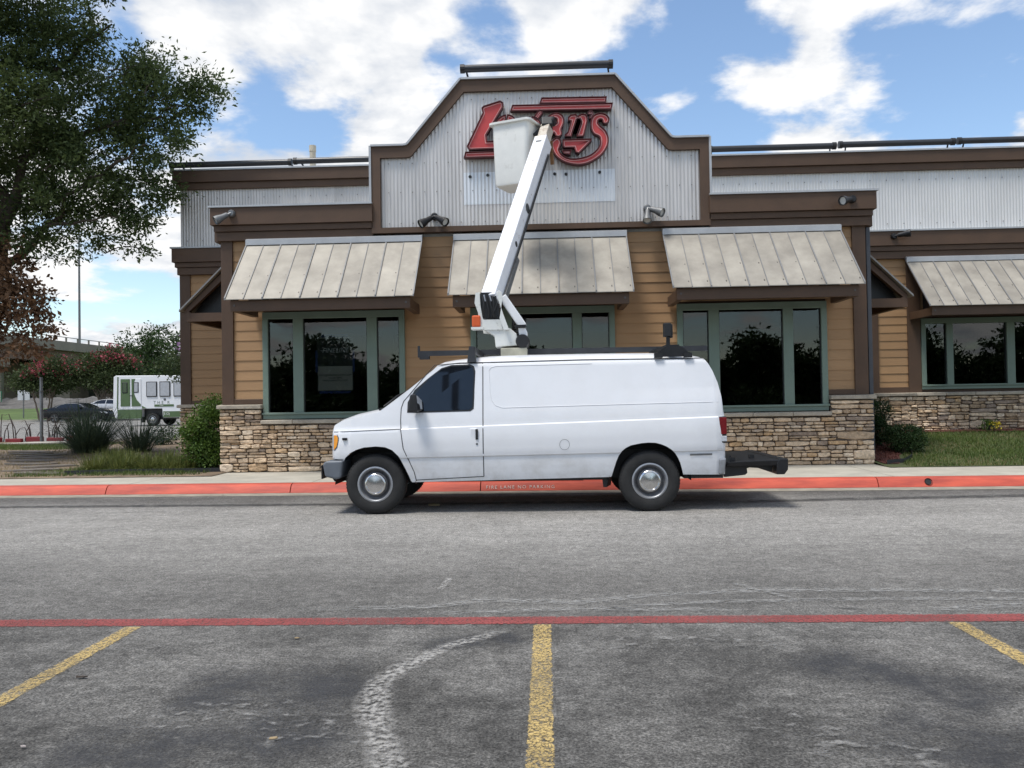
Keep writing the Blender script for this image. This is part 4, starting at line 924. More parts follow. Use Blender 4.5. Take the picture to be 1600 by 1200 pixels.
vins = [(.38, .06), (.50, .03), (.62, .012), (.70, .008), (.728, .010), (.742, -.010), (.80, -.018), (.95, -.020), (1.08, -.010), (1.124, -.004), (1.138, .014), (1.25, .024), (1.90, .145), (1.96, .19), (2.02, .25)]
vlev = [.36, .42, .46, .50, .54, .58, .62, .66, .70, .728, .742, .77, .80, .84, .88, .92, .97, 1.03, 1.08, 1.124, 1.138, 1.19, 1.25, 1.33, 1.41, 1.49, 1.57, 1.65, 1.73, 1.80, 1.86, 1.90, 1.925]
vplan = [(-2.78, .20), (-2.74, .12), (-2.66, .06), (-2.5, .02), (-2.2, .0), (1.9, .0), (2.15, .02), (2.23, .055), (2.262, .10)]
vcrown = [(-2.78, .03), (-2.5, .05), (-2.1, .05), (-1.7, .05), (-1.4, .05), (-1.1, .08), (-.7, .105), (1.6, .105), (2.0, .06), (2.262, .03)]
vrake = lambda z: .010 + .014 * min(1, max(0, (z - .74) / .4)) if z < 1.5 else .0
VB = Body(vtop, vbot, vins, vlev, VY, 2.02, vplan, vcrown, vrake)
xs = sorted(set([round(-2.78 + .04 * i, 3) for i in range(127)] + [x for x, _ in vbot] + [x for x, _ in vtop] + [2.262]))
xs = [x for x in xs if x <= 2.2621]
body = VB.shell(xs).build('body', M_van, V, smooth=True, merge=True)
# side door with window, handle, mirror
dl = [(-1.42, 1.90), (-1.57, 1.735), (-1.74, 1.53), (-1.82, 1.44), (-1.85, 1.35), (-1.855, 1.2), (-1.85, 1.07), (-1.82, .84), (-1.75, .68), (-1.69, .54), (-1.665, .42)]
door = line_on(VB, dl, .010, .003, M_gap, 'front_door', V)
line_on(VB, [(-.80, 1.915), (-.80, .47)], .011, .003, M_gap, 'door_gap', door)
line_on(VB, [(-1.665, .432), (-.80, .468)], .010, .003, M_gap, 'door_gap', door)
line_on(VB, [(-1.42, 1.90), (-1.2, 1.915), (-.80, 1.918)], .008, .003, M_gap, 'door_gap', door)
DW = [(-1.75, 1.315), (-1.745, 1.44), (-1.66, 1.585), (-1.50, 1.72), (-1.33, 1.845), (-1.21, 1.88), (-.98, 1.885), (-.93, 1.86), (-.915, 1.80), (-.935, 1.35), (-.975, 1.32), (-1.62, 1.312)]
cx_ = sum(p[0] for p in DW) / len(DW); cz_ = sum(p[1] for p in DW) / len(DW)
poly_on(VB, [(cx_ + (x - cx_) * 1.05, cz_ + (z - cz_) * 1.07) for x, z in DW], .003, 'window_seal', M_black, door)
poly_on(VB, DW, .006, 'door_window', M_vglass, door)
MB().box(-.965, -.87, VY - .018, VY + .02, .93, 1.085).build('handle_cup', M_van, door, bevel=.012)
MB().box(-.895, -.862, VY - .034, VY - .012, .94, 1.075).build('handle', M_black, door, bevel=.008)
MB().lathe([(.001, .006), (.014, .006), (.016, -.01)], (-.878, VY - .018, .885), (0, -1, 0), 12).build('lock', M_greym, door)
mir = MB().hexa([(-1.74, VY - .20, 1.30), (-1.60, VY - .22, 1.30), (-1.56, VY + .02, 1.32), (-1.70, VY + .03, 1.30)], [(-1.70, VY - .20, 1.53), (-1.62, VY - .22, 1.54), (-1.58, VY + .0, 1.46), (-1.62, VY + .03, 1.46)]).build('mirror', M_black, door, bevel=.03, seg=3)
MB().hexa([(-1.61, VY - .19, 1.33), (-1.605, VY - .19, 1.33), (-1.565, VY - .02, 1.34), (-1.57, VY - .02, 1.34)], [(-1.61, VY - .19, 1.51), (-1.605, VY - .19, 1.51), (-1.575, VY - .02, 1.45), (-1.58, VY - .02, 1.45)]).build('mirror_glass', M_clear, mir)
# creases and embossed panel outline on the cargo side
def rib(pts, r_, name='pressed_line'):
    mb = MB(); Q = []
    for (a, b), (c, d) in zip(pts, pts[1:]):
        k = max(1, int(math.hypot(c - a, d - b) / .08)); Q += [VB.side(a + (c - a) * i / k, b + (d - b) * i / k, .0) for i in range(k)]
    Q.append(VB.side(*pts[-1], 0)); mb.tube(Q, r_, 6); return mb.build(name, M_van, V, smooth=True)
rib([(2.18, 1.372), (.75, 1.355), (-.55, 1.338), (-.64, 1.37), (-.69, 1.44), (-.71, 1.55), (-.72, 1.82), (-.69, 1.86), (-.62, 1.875), (.6, 1.885)], .005)
line_on(VB, [(-2.74, 1.060), (-2.3, 1.075), (-1.86, 1.088)], .007, .004, M_gap, 'hood_gap', V)
line_on(VB, [(.27 * math.cos(0) * 0 + .23 + .062 * math.cos(a * math.pi / 12), .862 + .066 * math.sin(a * math.pi / 12)) for a in range(25)], .004, .003, M_greym, 'fuel_door', V)
line_on(VB, [(-.70, 1.926), (.5, 1.938), (2.02, 1.93)], .012, .008, M_gap, 'drip_rail', V)
line_on(VB, [(-1.38, 1.90), (-1.1, 1.925), (-.70, 1.926)], .010, .008, M_gap, 'drip_rail', V)
poly_on(VB, [(1.80, .70), (2.08, .702), (2.08, .725), (1.80, .723)], .012, 'reflector_strip', M_greym, V)
# windscreen with wipers
rows = [[VB.roofpt(x, t, .004) for t in [.03 + .94 * i / 20 for i in range(21)]] for x in [-2.10 + .66 * j / 12 for j in range(13)]]
ws = MB().grid(rows).build('windscreen', M_vglass, V, smooth=True)
MB().tube([VB.roofpt(-2.11, .10, .02), VB.roofpt(-1.95, .16, .03), VB.roofpt(-1.88, .30, .02)], .012, 6).tube([VB.roofpt(-2.14, .05, .012), VB.roofpt(-2.13, .95, .012)], .02, 6).build('wiper', M_black, ws)
# lamps and badge
poly_on(VB, [(-2.775, 1.03), (-2.685, 1.028), (-2.66, .99), (-2.665, .93), (-2.685, .86), (-2.73, .815), (-2.775, .815)], .004, 'lamp_surround', M_bump, V)
poly_on(VB, [(-2.772, 1.015), (-2.735, 1.015), (-2.74, .83), (-2.772, .83)], .008, 'headlight', M_clear, V)
poly_on(VB, [(-2.735, 1.018), (-2.695, 1.016), (-2.673, .985), (-2.678, .93), (-2.695, .87), (-2.74, .828)], .009, 'turn_signal', M_amber, V)
MB().box(-2.80, -2.775, VY + .30, VY + 1.72, .80, 1.0).build('grille', M_greym, V)
MB().box(-2.605, -2.545, VY - .004, VY + .03, .955, .985).build('badge', M_blackm, V)
tl = MB().box(2.165, 2.268, VY + .028, VY + .12, .85, 1.185).build('tail_light', M_blackm, V, bevel=.01)
MB().box(2.178, 2.272, VY + .022, VY + .1, .96, 1.172).build('red_lens', M_redl, tl, bevel=.006)
MB().box(2.178, 2.272, VY + .022, VY + .1, .87, .94).build('reverse_lens', M_clear, tl, bevel=.006)
MB().hexa([(2.165, VY + .0, .455), (2.235, VY + .03, .46), (2.24, VY + .4, .46), (2.165, VY + .4, .455)], [(2.172, VY - .002, .655), (2.262, VY + .03, .665), (2.27, VY + .4, .665), (2.172, VY + .4, .655)]).build('bumper_end_cap', M_rim, V, bevel=.02, seg=2)
# front bumper
bp = [(-2.87, .655), (-2.83, .69), (-2.60, .695), (-2.635, .47), (-2.70, .455), (-2.84, .49)]
MB().prismY(bp, VY + .01, VY + 1.99).build('front_bumper', M_bump, V, bevel=.03, seg=3)
MB().box(-2.895, -2.872, VY + .04, VY + 1.9, .46, .64).build('bumper_guard', M_blackm, V, bevel=.01)
MB().prismY([(-2.77, .47), (-2.70, .47), (-2.735, .42)], VY + .1, VY + .3).build('tow_bracket', M_black, V)
# underbody, wells, wheels
MB().box(-1.6, .75, VY + .12, VY + 1.9, .40, .47).box(1.75, 2.24, VY + .15, VY + 1.87, .40, .50).box(-2.6, 2.2, VY + .5, VY + 1.5, .42, .75).tube([(-1.5, VY + .9, .36), (.5, VY + .95, .35)], .04).build('underbody', M_black, V)
for cx in (-2.195, 1.30):
    w_ = MB(); r_ = .52
    arc = [(cx + r_ * math.cos(math.pi * i / 16), .385 + r_ * math.sin(math.pi * i / 16) * .96) for i in range(17)]
    w_.grid([[(x, VY + .04, z) for x, z in arc], [(x, VY + .55, z) for x, z in arc]]); w_.add([(x, VY + .55, z) for x, z in arc], [tuple(range(17))])
    w_.build('wheel_well', M_black, V)
    tyre_set(V, 'wheel', (cx, VY + .035, .385), .385, .235, .222, M_tyre, M_rim, M_hub)
    tyre_set(V, 'wheel', (cx, VY + 1.98, .385), .385, .235, .222, M_tyre, M_rim, M_hub, side=1)
MB().tube([(-2.195, VY + .2, .385), (-2.195, VY + 1.8, .385)], .05).tube([(1.30, VY + .2, .385), (1.30, VY + 1.8, .385)], .06).build('axle', M_black, V)
MB().hexa([(.72, VY + .15, .30), (.76, VY + .15, .30), (.84, VY + .45, .30), (.80, VY + .45, .30)], [(.70, VY + .15, .46), (.80, VY + .15, .46), (.86, VY + .45, .46), (.76, VY + .45, .46)]).build('mud_flap', M_black, V)
# rear step platform
pl = MB().hexa([(2.30, VY + .12, .545), (2.93, VY + .12, .55), (2.93, VY + 1.85, .55), (2.30, VY + 1.85, .545)], [(2.28, VY + .10, .605), (2.95, VY + .10, .625), (2.95, VY + 1.9, .625), (2.28, VY + 1.9, .605)]).build('rear_platform', M_blackm, V, bevel=.012)
MB().prismY([(2.90, .44), (3.0, .44), (3.045, .50), (3.05, .635), (2.94, .635), (2.905, .58)], VY + .1, VY + 1.9).build('platform_bumper', M_blackm, pl, bevel=.008)
MB().prismY([(2.28, .40), (2.54, .425), (2.57, .45), (2.565, .51), (2.60, .52), (2.72, .51), (2.88, .46), (2.9, .56), (2.28, .56)], VY + .25, VY + .33).prismY([(2.28, .40), (2.54, .425), (2.57, .45), (2.565, .51), (2.60, .52), (2.72, .51), (2.88, .46), (2.9, .56), (2.28, .56)], VY + 1.6, VY + 1.68).box(2.2, 2.3, VY + .3, VY + 1.7, .42, .58).build('platform_bracket', M_black, pl)
MB().box(2.33, 2.345, VY + .16, VY + .2, .60, .68).box(2.345, 2.40, VY + .16, VY + .22, .61, .655).box(2.66, 2.72, VY + .5, VY + .56, .62, .665).build('latch', M_black, pl)
# roof rack
M_rack = mat('rack_dark_steel', (.035, .037, .042), .5, metal=.3, var=.25, scale=8)
rk = MB().box(-1.86, 2.36, VY + 1.62, VY + 1.68, 2.10, 2.175).build('roof_rack', M_rack, V)
MB().beam((-1.855, VY + 1.65, 2.08), (-1.855, VY + 1.65, 2.25), .03, .05).box(-1.84, -1.70, VY + 1.60, VY + 1.7, 2.05, 2.10).build('rack_end', M_rack, rk)
MB().box(-.96, -.90, VY + .16, VY + 1.9, 2.07, 2.13).build('crossbar', M_rack, rk)
MB().hexa([(-1.0, VY + .12, 1.93), (-.885, VY + .12, 1.93), (-.885, VY + .2, 1.95), (-1.0, VY + .2, 1.95)], [(-.975, VY + .14, 2.135), (-.91, VY + .14, 2.135), (-.91, VY + .24, 2.135), (-.975, VY + .24, 2.135)]).build('rack_foot', M_rack, rk)
rp = [(1.40, 1.955), (1.42, 1.99), (1.50, 2.06), (1.58, 2.105), (1.70, 2.105), (1.78, 2.06), (1.85, 1.99), (1.87, 1.955)]
MB().prismY(rp, VY + .14, VY + .165).prismY(rp, VY + 1.85, VY + 1.875).box(1.55, 1.72, VY + .16, VY + 1.86, 2.06, 2.11).build('rear_rack_plate', M_blackm, rk)
MB().box(1.395, 1.50, VY + .11, VY + .16, 1.94, 2.0).box(1.77, 1.875, VY + .11, VY + .16, 1.94, 2.0).build('rack_foot', M_black, rk)
wl_ = MB().box(1.575, 1.665, VY + .45, VY + .58, 2.235, 2.415).box(1.66, 1.69, VY + .47, VY + .56, 2.22, 2.40).build('work_light', M_black, V, bevel=.008)
MB().beam((1.63, VY + .5, 2.10), (1.63, VY + .5, 2.24), .045, .045).build('light_stem', M_black, wl_)

# lift turret, boom and bucket
M_lift = mat('lift_white_paint', (.78, .79, .80), .4, var=.05, scale=3, bump=.03)
def grimy(name, col, dirt, lo, hi, scale):
    m = mat(name, col, .45, var=.04); N, L = m.node_tree.nodes, m.node_tree.links; P = N['Principled BSDF']; src = P.inputs['Base Color'].links[0].from_socket
    t = N.new('ShaderNodeTexCoord'); n = N.new('ShaderNodeTexNoise'); L.new(t.outputs['Object'], n.inputs['Vector']); n.inputs['Scale'].default_value = scale; n.inputs['Detail'].default_value = 9; n.inputs['Roughness'].default_value = .75
    q = N.new('ShaderNodeMapRange'); L.new(n.outputs[0], q.inputs[0]); q.inputs[1].default_value = lo; q.inputs[2].default_value = hi; q.inputs[4].default_value = .85
    mm = N.new('ShaderNodeMixRGB'); L.new(q.outputs[0], mm.inputs[0]); L.new(src, mm.inputs[1]); mm.inputs[2].default_value = (*dirt, 1); L.new(mm.outputs[0], P.inputs['Base Color']); return m
M_boom = grimy('boom_chipped_white', (.78, .79, .82), (.22, .13, .08), .60, .66, 14)
M_turret = grimy('turret_white', (.68, .69, .66), (.12, .11, .09), .58, .72, 7)
M_bucket = grimy('bucket_fibreglass', (.80, .80, .76), (.38, .35, .29), .58, .9, 4)
M_chipped = grimy('inner_boom_worn', (.55, .50, .42), (.20, .10, .05), .5, .66, 10)
TC = VY + 1.0
tu = MB().prismY([(-.67, 2.16), (-.685, 2.31), (-.75, 2.36), (-.83, 2.395), (-.86, 2.52), (-.58, 2.53), (-.55, 2.42), (-.47, 2.42), (-.38, 2.34), (-.36, 2.18)], TC - .17, TC + .17).build('lift_turret', M_turret, V, bevel=.01)
MB().box(-.60, -.24, TC - .22, TC + .22, 2.03, 2.145).build('turret_base', mat('base_cream', (.36, .345, .27), .6, var=.2), tu, bevel=.008)
for y0, y1 in ((TC - .19, TC - .172), (TC + .172, TC + .19)):
    MB().prismY([(-.86, 2.38), (-.905, 2.64), (-.95, 2.77), (-.935, 2.91), (-.88, 2.93), (-.85, 2.75), (-.80, 2.55), (-.6, 2.53), (-.56, 2.38), (-.7, 2.36)] if y0 > TC else [(-.88, 2.40), (-.905, 2.64), (-.95, 2.77), (-.935, 2.91), (-.88, 2.92), (-.87, 2.74), (-.84, 2.54), (-.60, 2.54), (-.57, 2.40)], y0, y1).build('side_plate', M_turret, tu)
MB().prismY([(-.65, 2.90), (-.61, 2.935), (-.57, 2.90), (-.56, 2.80), (-.60, 2.55), (-.55, 2.40), (-.49, 2.40), (-.56, 2.6), (-.62, 2.8)], TC - .25, TC - .20).build('pivot_plate', M_turret, tu, bevel=.006)
MB().beam((-.57, TC - .06, 2.86), (-.29, TC - .06, 2.44), .20, .11).build('lift_strut', M_lift, tu, bevel=.012)
MB().box(-.40, -.25, TC - .26, TC + .1, 2.425, 2.455).build('strut_bracket', M_blackm, tu)
MB().prismY([(-.36, 2.42), (-.26, 2.42), (-.235, 2.36), (-.235, 2.30), (-.34, 2.30)], TC - .2, TC + .16).build('motor_cover', M_lift, tu, bevel=.01)
MB().lathe([(.001, .0), (.085, 0), (.095, -.02), (.095, -.36), (.001, -.36)], (-.30, TC - .23, 2.235), (0, -1, 0), 20).build('slew_motor', M_black, tu, smooth=True)
MB().prismY([(-.84, 2.56), (-.90, 2.74), (-.87, 2.92), (-.68, 2.92), (-.62, 2.72), (-.61, 2.56)], TC - .15, TC + .15).build('gear_housing', M_black, tu)
hs = MB()
for i in range(5):
    a = -.84 + .045 * i; hs.tube([(a, TC - .19, 2.86), (a + .02, TC - .22, 2.75), (a + .05 * math.sin(i), TC - .21, 2.62), (a + .03, TC - .17, 2.56)], .011, 6)
hs.build('hydraulic_hose', M_black, tu, smooth=True)
hs = MB()
for i in range(2): hs.tube([(-.82 + .075 * i, TC - .19, 2.88), (-.80 + .08 * i, TC - .2, 2.79)], .012, 6)
hs.build('hose_fitting', M_rim, tu)
MB().box(-.99, -.87, TC - .22, TC - .06, 2.44, 2.60).build('beacon', M_orange, V, bevel=.02, seg=2)
MB().box(-1.0, -.83, TC - .23, TC + .0, 2.41, 2.438).build('beacon_bracket', M_turret, tu)
A0 = Vector((-.725, TC - .02, 2.84)); A1 = Vector((.035, 14.02, 5.80)); A2 = Vector((.11, 14.32, 6.14)); dB = (A1 - A0).normalized()
upB = Vector((-.30, -.70, .64))
bo = MB().beam(A0 - dB * .06, A1, .225, .27, up=upB).build('boom', M_boom, V, bevel=.014, seg=2)
MB().beam(A1 - dB * .3, A2, .165, .20, up=upB).build('inner_boom', M_chipped, bo, bevel=.01)
MB().beam(A1 - dB * .012, A1 + dB * .008, .224, .268, up=upB).build('boom_collar', M_chipped, bo)
MB().beam(A0 + dB * .05 + Vector((.16, .04, -.05)), A0 + dB * 1.0 + Vector((.15, .06, -.07)), .05, .09, up=upB).build('lift_cylinder', M_greym, bo)
sd_ = dB.cross(upB).normalized()
un2 = sd_.cross(dB).normalized()
for q in (.0, .03): MB().tube([A0 + dB * .15 + sd_ * (.128 + q * .3) - un2 * (.10 - q), A0 + dB * 1.3 + sd_ * .126 - un2 * (.105 - q), A0 + dB * 2.6 + sd_ * .126 - un2 * (.10 - q), A1 - dB * .3 + sd_ * .126 - un2 * (.10 - q)], .011, 6).build('boom_hose', M_black, bo, smooth=True)
for t, q in ((.52, .075), (.30, .04)):
    c = A0.lerp(A1, t) + sd_ * .114; MB().lathe([(.001, .002), (q, .002), (q + .006, 0)], c, sd_, 16).build('access_hole', M_black, bo)
un_ = sd_.cross(dB).normalized(); c = A0.lerp(A1, .955) + un_ * .138
MB().beam(c - sd_ * .05, c + sd_ * .05, .05, .004, up=un_).build('boom_plate', M_greym, bo)
MB().beam(A2 - Vector((.0, .05, .02)), A2 + Vector((.0, .02, .14)), .19, .20).build('levelling_head', M_black, V, bevel=.02)
kn = MB().lathe([(.001, .12), (.07, .12), (.085, .10), (.085, -.10), (.07, -.12), (.001, -.12)], A2 + Vector((.02, .0, .10)), (1, -.3, 0), 18).build('levelling_motor', M_blackm, V, smooth=True)
# bucket: tapered tub turned 23 degrees
ang = R(-23); bc = Vector((-.42, 14.36, 0))
def bk(u, v, z):
    return (bc.x + u * math.cos(ang) - v * math.sin(ang), bc.y + u * math.sin(ang) + v * math.cos(ang), z)
def ringz(hw, hd, z, r_=.07, n=5):
    o = []
    for sx, sy, a0 in ((1, -1, -90), (1, 1, 0), (-1, 1, 90), (-1, -1, 180)):
        for i in range(n + 1):
            a = R(a0 + 90 * i / n); o.append(bk(sx * (hw - r_) + r_ * math.cos(a), sy * (hd - r_) + r_ * math.sin(a), z))
    return o + [o[0]]
W0, D0, W1, D1 = .345, .30, .31, .295
b_ = MB(); b_.grid([ringz(W1 - .05, D1 - .05, 5.10, .04), ringz(W1 - .015, D1 - .015, 5.115, .06), ringz(W1, D1, 5.16), ringz(W0, D0, 6.20), ringz(W0 - .012, D0 - .012, 6.20), ringz(W1 - .012, D1 - .012, 5.2, .06)])
n_ = len(ringz(.1, .1, 0)); rb = ringz(W1 - .05, D1 - .05, 5.10, .04)[:-1]; b_.add(rb, [tuple(range(len(rb)))[::-1]]); ri = ringz(W1 - .012, D1 - .012, 5.2, .06)[:-1]; b_.add(ri, [tuple(range(len(ri)))])
bu = b_.build('bucket', M_bucket, V, smooth=True)
rm = MB().grid([ringz(W0, D0, 6.165), ringz(W0 + .045, D0 + .045, 6.17), ringz(W0 + .05, D0 + .05, 6.205, .09), ringz(W0 - .012, D0 - .012, 6.212), ringz(W0 - .012, D0 - .012, 6.17)]).build('rim', M_bucket, bu, smooth=True)
MB().beam(bk(W0 - .02, .0, 5.95), (A2.x, A2.y, A2.z + .05), .14, .12).build('bucket_mount', M_black, bu)
MB().beam((.17, 14.45, 5.95), (.19, 14.5, 5.55), .05, .05).build('control_cable', mat('rusty_bracket', (.20, .10, .04), .7, var=.3), bu)

# ------------------------------------------------------------------ vegetation helpers
def leaf_mesh(P, Dm, size, seed, aspect=.5, flat=0.0, jit=.45):
    """diamond leaves, folded along the rib: P points (n,3); returns verts, faces arrays"""
    r = np.random.default_rng(seed); n = len(P)
    d = r.normal(size=(n, 3)) + Dm; d /= np.linalg.norm(d, axis=1)[:, None] + 1e-9
    nrm = r.normal(size=(n, 3)); nrm[:, 2] += flat; sdv = np.cross(d, nrm); sdv /= np.linalg.norm(sdv, axis=1)[:, None] + 1e-9
    up = np.cross(sdv, d)
    s = size * (1 + jit * r.uniform(-1, 1, n))[:, None]
    V_ = np.empty((n, 4, 3)); V_[:, 0] = P; V_[:, 1] = P + d * s * .5 + sdv * s * aspect * .5 + up * s * .08; V_[:, 2] = P + d * s; V_[:, 3] = P + d * s * .5 - sdv * s * aspect * .5 + up * s * .08
    F_ = np.arange(n * 4).reshape(n, 4)
    return V_.reshape(-1, 3), F_
def np_mesh(name, Vv, Ff, m, parent=None, base=(0, 0, 0)):
    o0 = origin(parent) if parent else Vector(base)
    me = bpy.data.meshes.new(name); k = Ff.shape[1]
    me.vertices.add(len(Vv)); me.vertices.foreach_set('co', (Vv - np.array(o0)).astype(np.float32).ravel())
    me.loops.add(Ff.size); me.loops.foreach_set('vertex_index', Ff.ravel().astype(np.int32))
    me.polygons.add(len(Ff)); me.polygons.foreach_set('loop_start', np.arange(0, Ff.size, k, dtype=np.int32))
    me.materials.append(m); me.update(calc_edges=True); me.validate()
    o = bpy.data.objects.new(name, me); C.objects.link(o)
    if parent: o.parent = parent
    else: o.location = o0
    ORG[o.name] = o0
    return o
def crown(lobes, nclump, per, clump_r, size, seed, shell=.5, droop=0.0, **k):
    """clumps of leaves spread through ellipsoid lobes ((x,y,z),(rx,ry,rz),weight)"""
    r = np.random.default_rng(seed); pts = []; dirs = []
    wts = np.array([l[2] * l[1][0] * l[1][1] * l[1][2] for l in lobes]) ** .75; wts /= wts.sum(); cl = []
    for _ in range(nclump):
        l = lobes[r.choice(len(lobes), p=wts)]
        d = r.normal(size=3); d /= np.linalg.norm(d); rad = (shell + (1 - shell) * r.random()) if r.random() < .75 else r.random() ** .5
        c = np.array(l[0]) + d * rad * np.array(l[1]); cl.append(c)
        q = r.normal(size=(per, 3)) * clump_r * np.array([1, 1, .62]) * r.uniform(.6, 1.25); pts.append(c + q)
        dirs.append(np.tile(d * .5 + np.array([0, 0, -droop]), (per, 1)) + q / (clump_r * 2))
    P = np.concatenate(pts); D = np.concatenate(dirs)
    return (*leaf_mesh(P, D, size, seed + 1, **k), np.array(cl))
def limb(mb, a, b, r0, r1, seed, n=6, wob=.12, sag=0):
    r = random.Random(seed); a = Vector(a); b = Vector(b); L_ = (b - a).length; pts = []; rs = []
    for i in range(n + 1):
        t = i / n; p = a.lerp(b, t)
        if 0 < i < n: p += Vector((r.uniform(-1, 1), r.uniform(-1, 1), r.uniform(-1, 1))) * wob * L_ / n
        p.z += sag * math.sin(t * math.pi); pts.append(p); rs.append(r0 + (r1 - r0) * t)
    mb.tube(pts, rs, 8); return pts
M_bark = mat('bark', (.075, .058, .045), .95, var=.35, scale=9, bump=.8, bscale=25, stretch=(1, 1, .25))
M_bark2 = mat('smooth_bark', (.15, .115, .085), .85, var=.25, scale=6, bump=.3)
M_oak = leaf_mat('oak_leaves', (.042, .070, .024), (.145, .19, .065), .45)
M_dead = leaf_mat('dead_leaves', (.12, .068, .038), (.27, .155, .085), .3)
M_bgleaf = leaf_mat('far_tree_leaves', (.022, .045, .014), (.06, .10, .028), .25, scale=.4)
M_crape = leaf_mat('crape_leaves', (.030, .050, .016), (.075, .10, .035), .3)
M_pink = leaf_mat('pink_flowers', (.26, .035, .055), (.46, .10, .13), .3)
M_purple = leaf_mat('purple_flowers', (.22, .10, .25), (.42, .25, .42), .3)
M_shrub = leaf_mat('shrub_leaves', (.040, .085, .014), (.12, .19, .035), .32, scale=2)
M_dshrub = leaf_mat('dark_shrub_leaves', (.014, .035, .010), (.04, .075, .02), .25, scale=2)
M_yucca = leaf_mat('yucca_blades', (.045, .072, .042), (.12, .155, .085), .25, scale=2)
M_liri = leaf_mat('liriope_blades', (.055, .09, .02), (.21, .22, .07), .35, scale=1.5)
M_grass = leaf_mat('grass_blades', (.05, .09, .018), (.135, .18, .045), .35, scale=1.2)
M_drygrass = leaf_mat('dry_grass_blades', (.16, .13, .06), (.30, .24, .12), .3, scale=1.2)

# big live oak at the left edge: trunk outside the frame, crown reaching over to the parapet
OK_ = thing('live_oak_tree', 'large dark green live oak spreading over the left edge beside the building', 'tree', (-13.4, 18.8, .2))
t = MB(); tr = [(-13.4, 18.8, .1), (-13.35, 18.75, 1.6), (-13.15, 18.7, 3.0), (-12.75, 18.6, 4.4), (-12.45, 18.55, 5.6)]
t.tube(tr, [.42, .33, .29, .24, .2], 12)
for i, (a, b, r0) in enumerate((((-13.3, 18.7, 2.3), (-15.6, 17.6, 6.5), .17), ((-13.15, 18.7, 3.0), (-13.6, 19.6, 8), .17), ((-12.75, 18.6, 4.4), (-10.4, 18.3, 6.4), .10), ((-12.45, 18.55, 5.6), (-11.2, 18.6, 9.2), .14), ((-12.45, 18.55, 5.6), (-12.9, 17.8, 9.6), .14),
                                ((-11.5, 18.4, 5.5), (-9.6, 18.3, 5.7), .045), ((-11.6, 18.5, 7.7), (-8.6, 18.4, 8.0), .09), ((-10.4, 18.3, 6.4), (-8.9, 18.2, 7.3), .06), ((-12.6, 18.6, 4.8), (-11.5, 17.9, 4.1), .07), ((-13.0, 18.6, 3.6), (-12.0, 18.0, 3.7), .06), ((-11.2, 18.6, 9.2), (-9.8, 18.5, 10.2), .06))):
    limb(t, a, b, r0, r0 * .3, 100 + i, 7, .3)
t.build('trunk', M_bark, OK_, smooth=True)
LO = []
def pxl(px, py, r_, dy=0.0, wt=1.0, q=1.0):   # lobes laid out in metres in the tree's own vertical plane
    LO.append(((px, 18.5 + dy, py), (r_ * q, r_ * 1.1, r_), wt))
for a in ((-12.6, 10.0, 1.5, .3), (-13.2, 8.2, 1.7, .9), (-11.0, 9.9, 1.15, .4), (-11.4, 8.4, 1.25, -.6), (-10.0, 8.5, 1.05, .4), (-10.3, 9.9, .55, 0), (-9.2, 9.3, .62, .2), (-8.9, 8.4, .7, -.2), (-8.0, 8.45, .5, 0), (-7.65, 8.75, .36, .1), (-9.3, 7.3, .8, .2), (-8.4, 7.4, .42, 0), (-10.3, 6.9, .95, -.3), (-9.6, 6.1, .62, .2), (-9.0, 5.7, .42, 0), (-9.0, 6.35, .5, .1), (-11.5, 6.8, 1.15, .5), (-12.7, 6.6, 1.3, -.4), (-11.0, 5.9, .6, .1), (-10.2, 5.45, .45, .1), (-9.3, 5.15, .3, 0), (-8.55, 6.2, .35, 0), (-14.8, 9, 2, 0), (-15, 6.8, 1.6, .4), (-12.2, 11.3, 1.6, .2), (-14, 11, 1.8, 0), (-13.4, 9.2, 1.5, -1.8), (-12.0, 7.6, 1.0, -1.5)):
    pxl(a[0], a[1], a[2], a[3])
for a in ((-8.7, 8.9, .6, .1), (-8.2, 8.1, .5, 0), (-8.9, 7.8, .55, .2), (-7.8, 8.7, .42, .1), (-7.35, 8.5, .25, 0), (-11.4, 5.3, .7, -.3), (-10.8, 6.3, .7, -.4), (-9.9, 6.3, .55, -.2), (-10.8, 7.6, .8, -.5), (-9.0, 6.8, .5, -.1), (-9.7, 7.9, .7, .3), (-9.5, 5.55, .4, .1), (-10.6, 5.2, .4, 0), (-8.7, 5.7, .28, 0), (-9.1, 4.95, .22, 0), (-11.8, 5.4, .6, .2)): pxl(*a)
for a in ((-9.9, 11.3, 1.25, -1.6), (-11.2, 11.8, 1.5, -1.8), (-8.9, 11.6, 1.0, -1.2), (-10.2, 12.6, 1.3, -1.0)): pxl(*a)  # unseen lobes above the frame, added to shade the left wing
Vv, Ff, cl = crown(LO, 2000, 74, .18, .10, 11, shell=.3, droop=.15, aspect=.42)
np_mesh('crown', Vv, Ff, M_oak, OK_)
tw = MB(); rr = np.random.default_rng(3)
for c in cl[rr.choice(len(cl), 260, replace=False)]:
    b0 = c + np.array([-.5, 0, -.15]) * rr.uniform(.6, 1.2) + rr.normal(size=3) * .12; tw.tube([b0, (b0 + c) / 2 + rr.normal(size=3) * .04, c], [.016, .012, .006], 5, cap=False)
tag(tw.build('twigs', M_bark, OK_), kind='stuff')
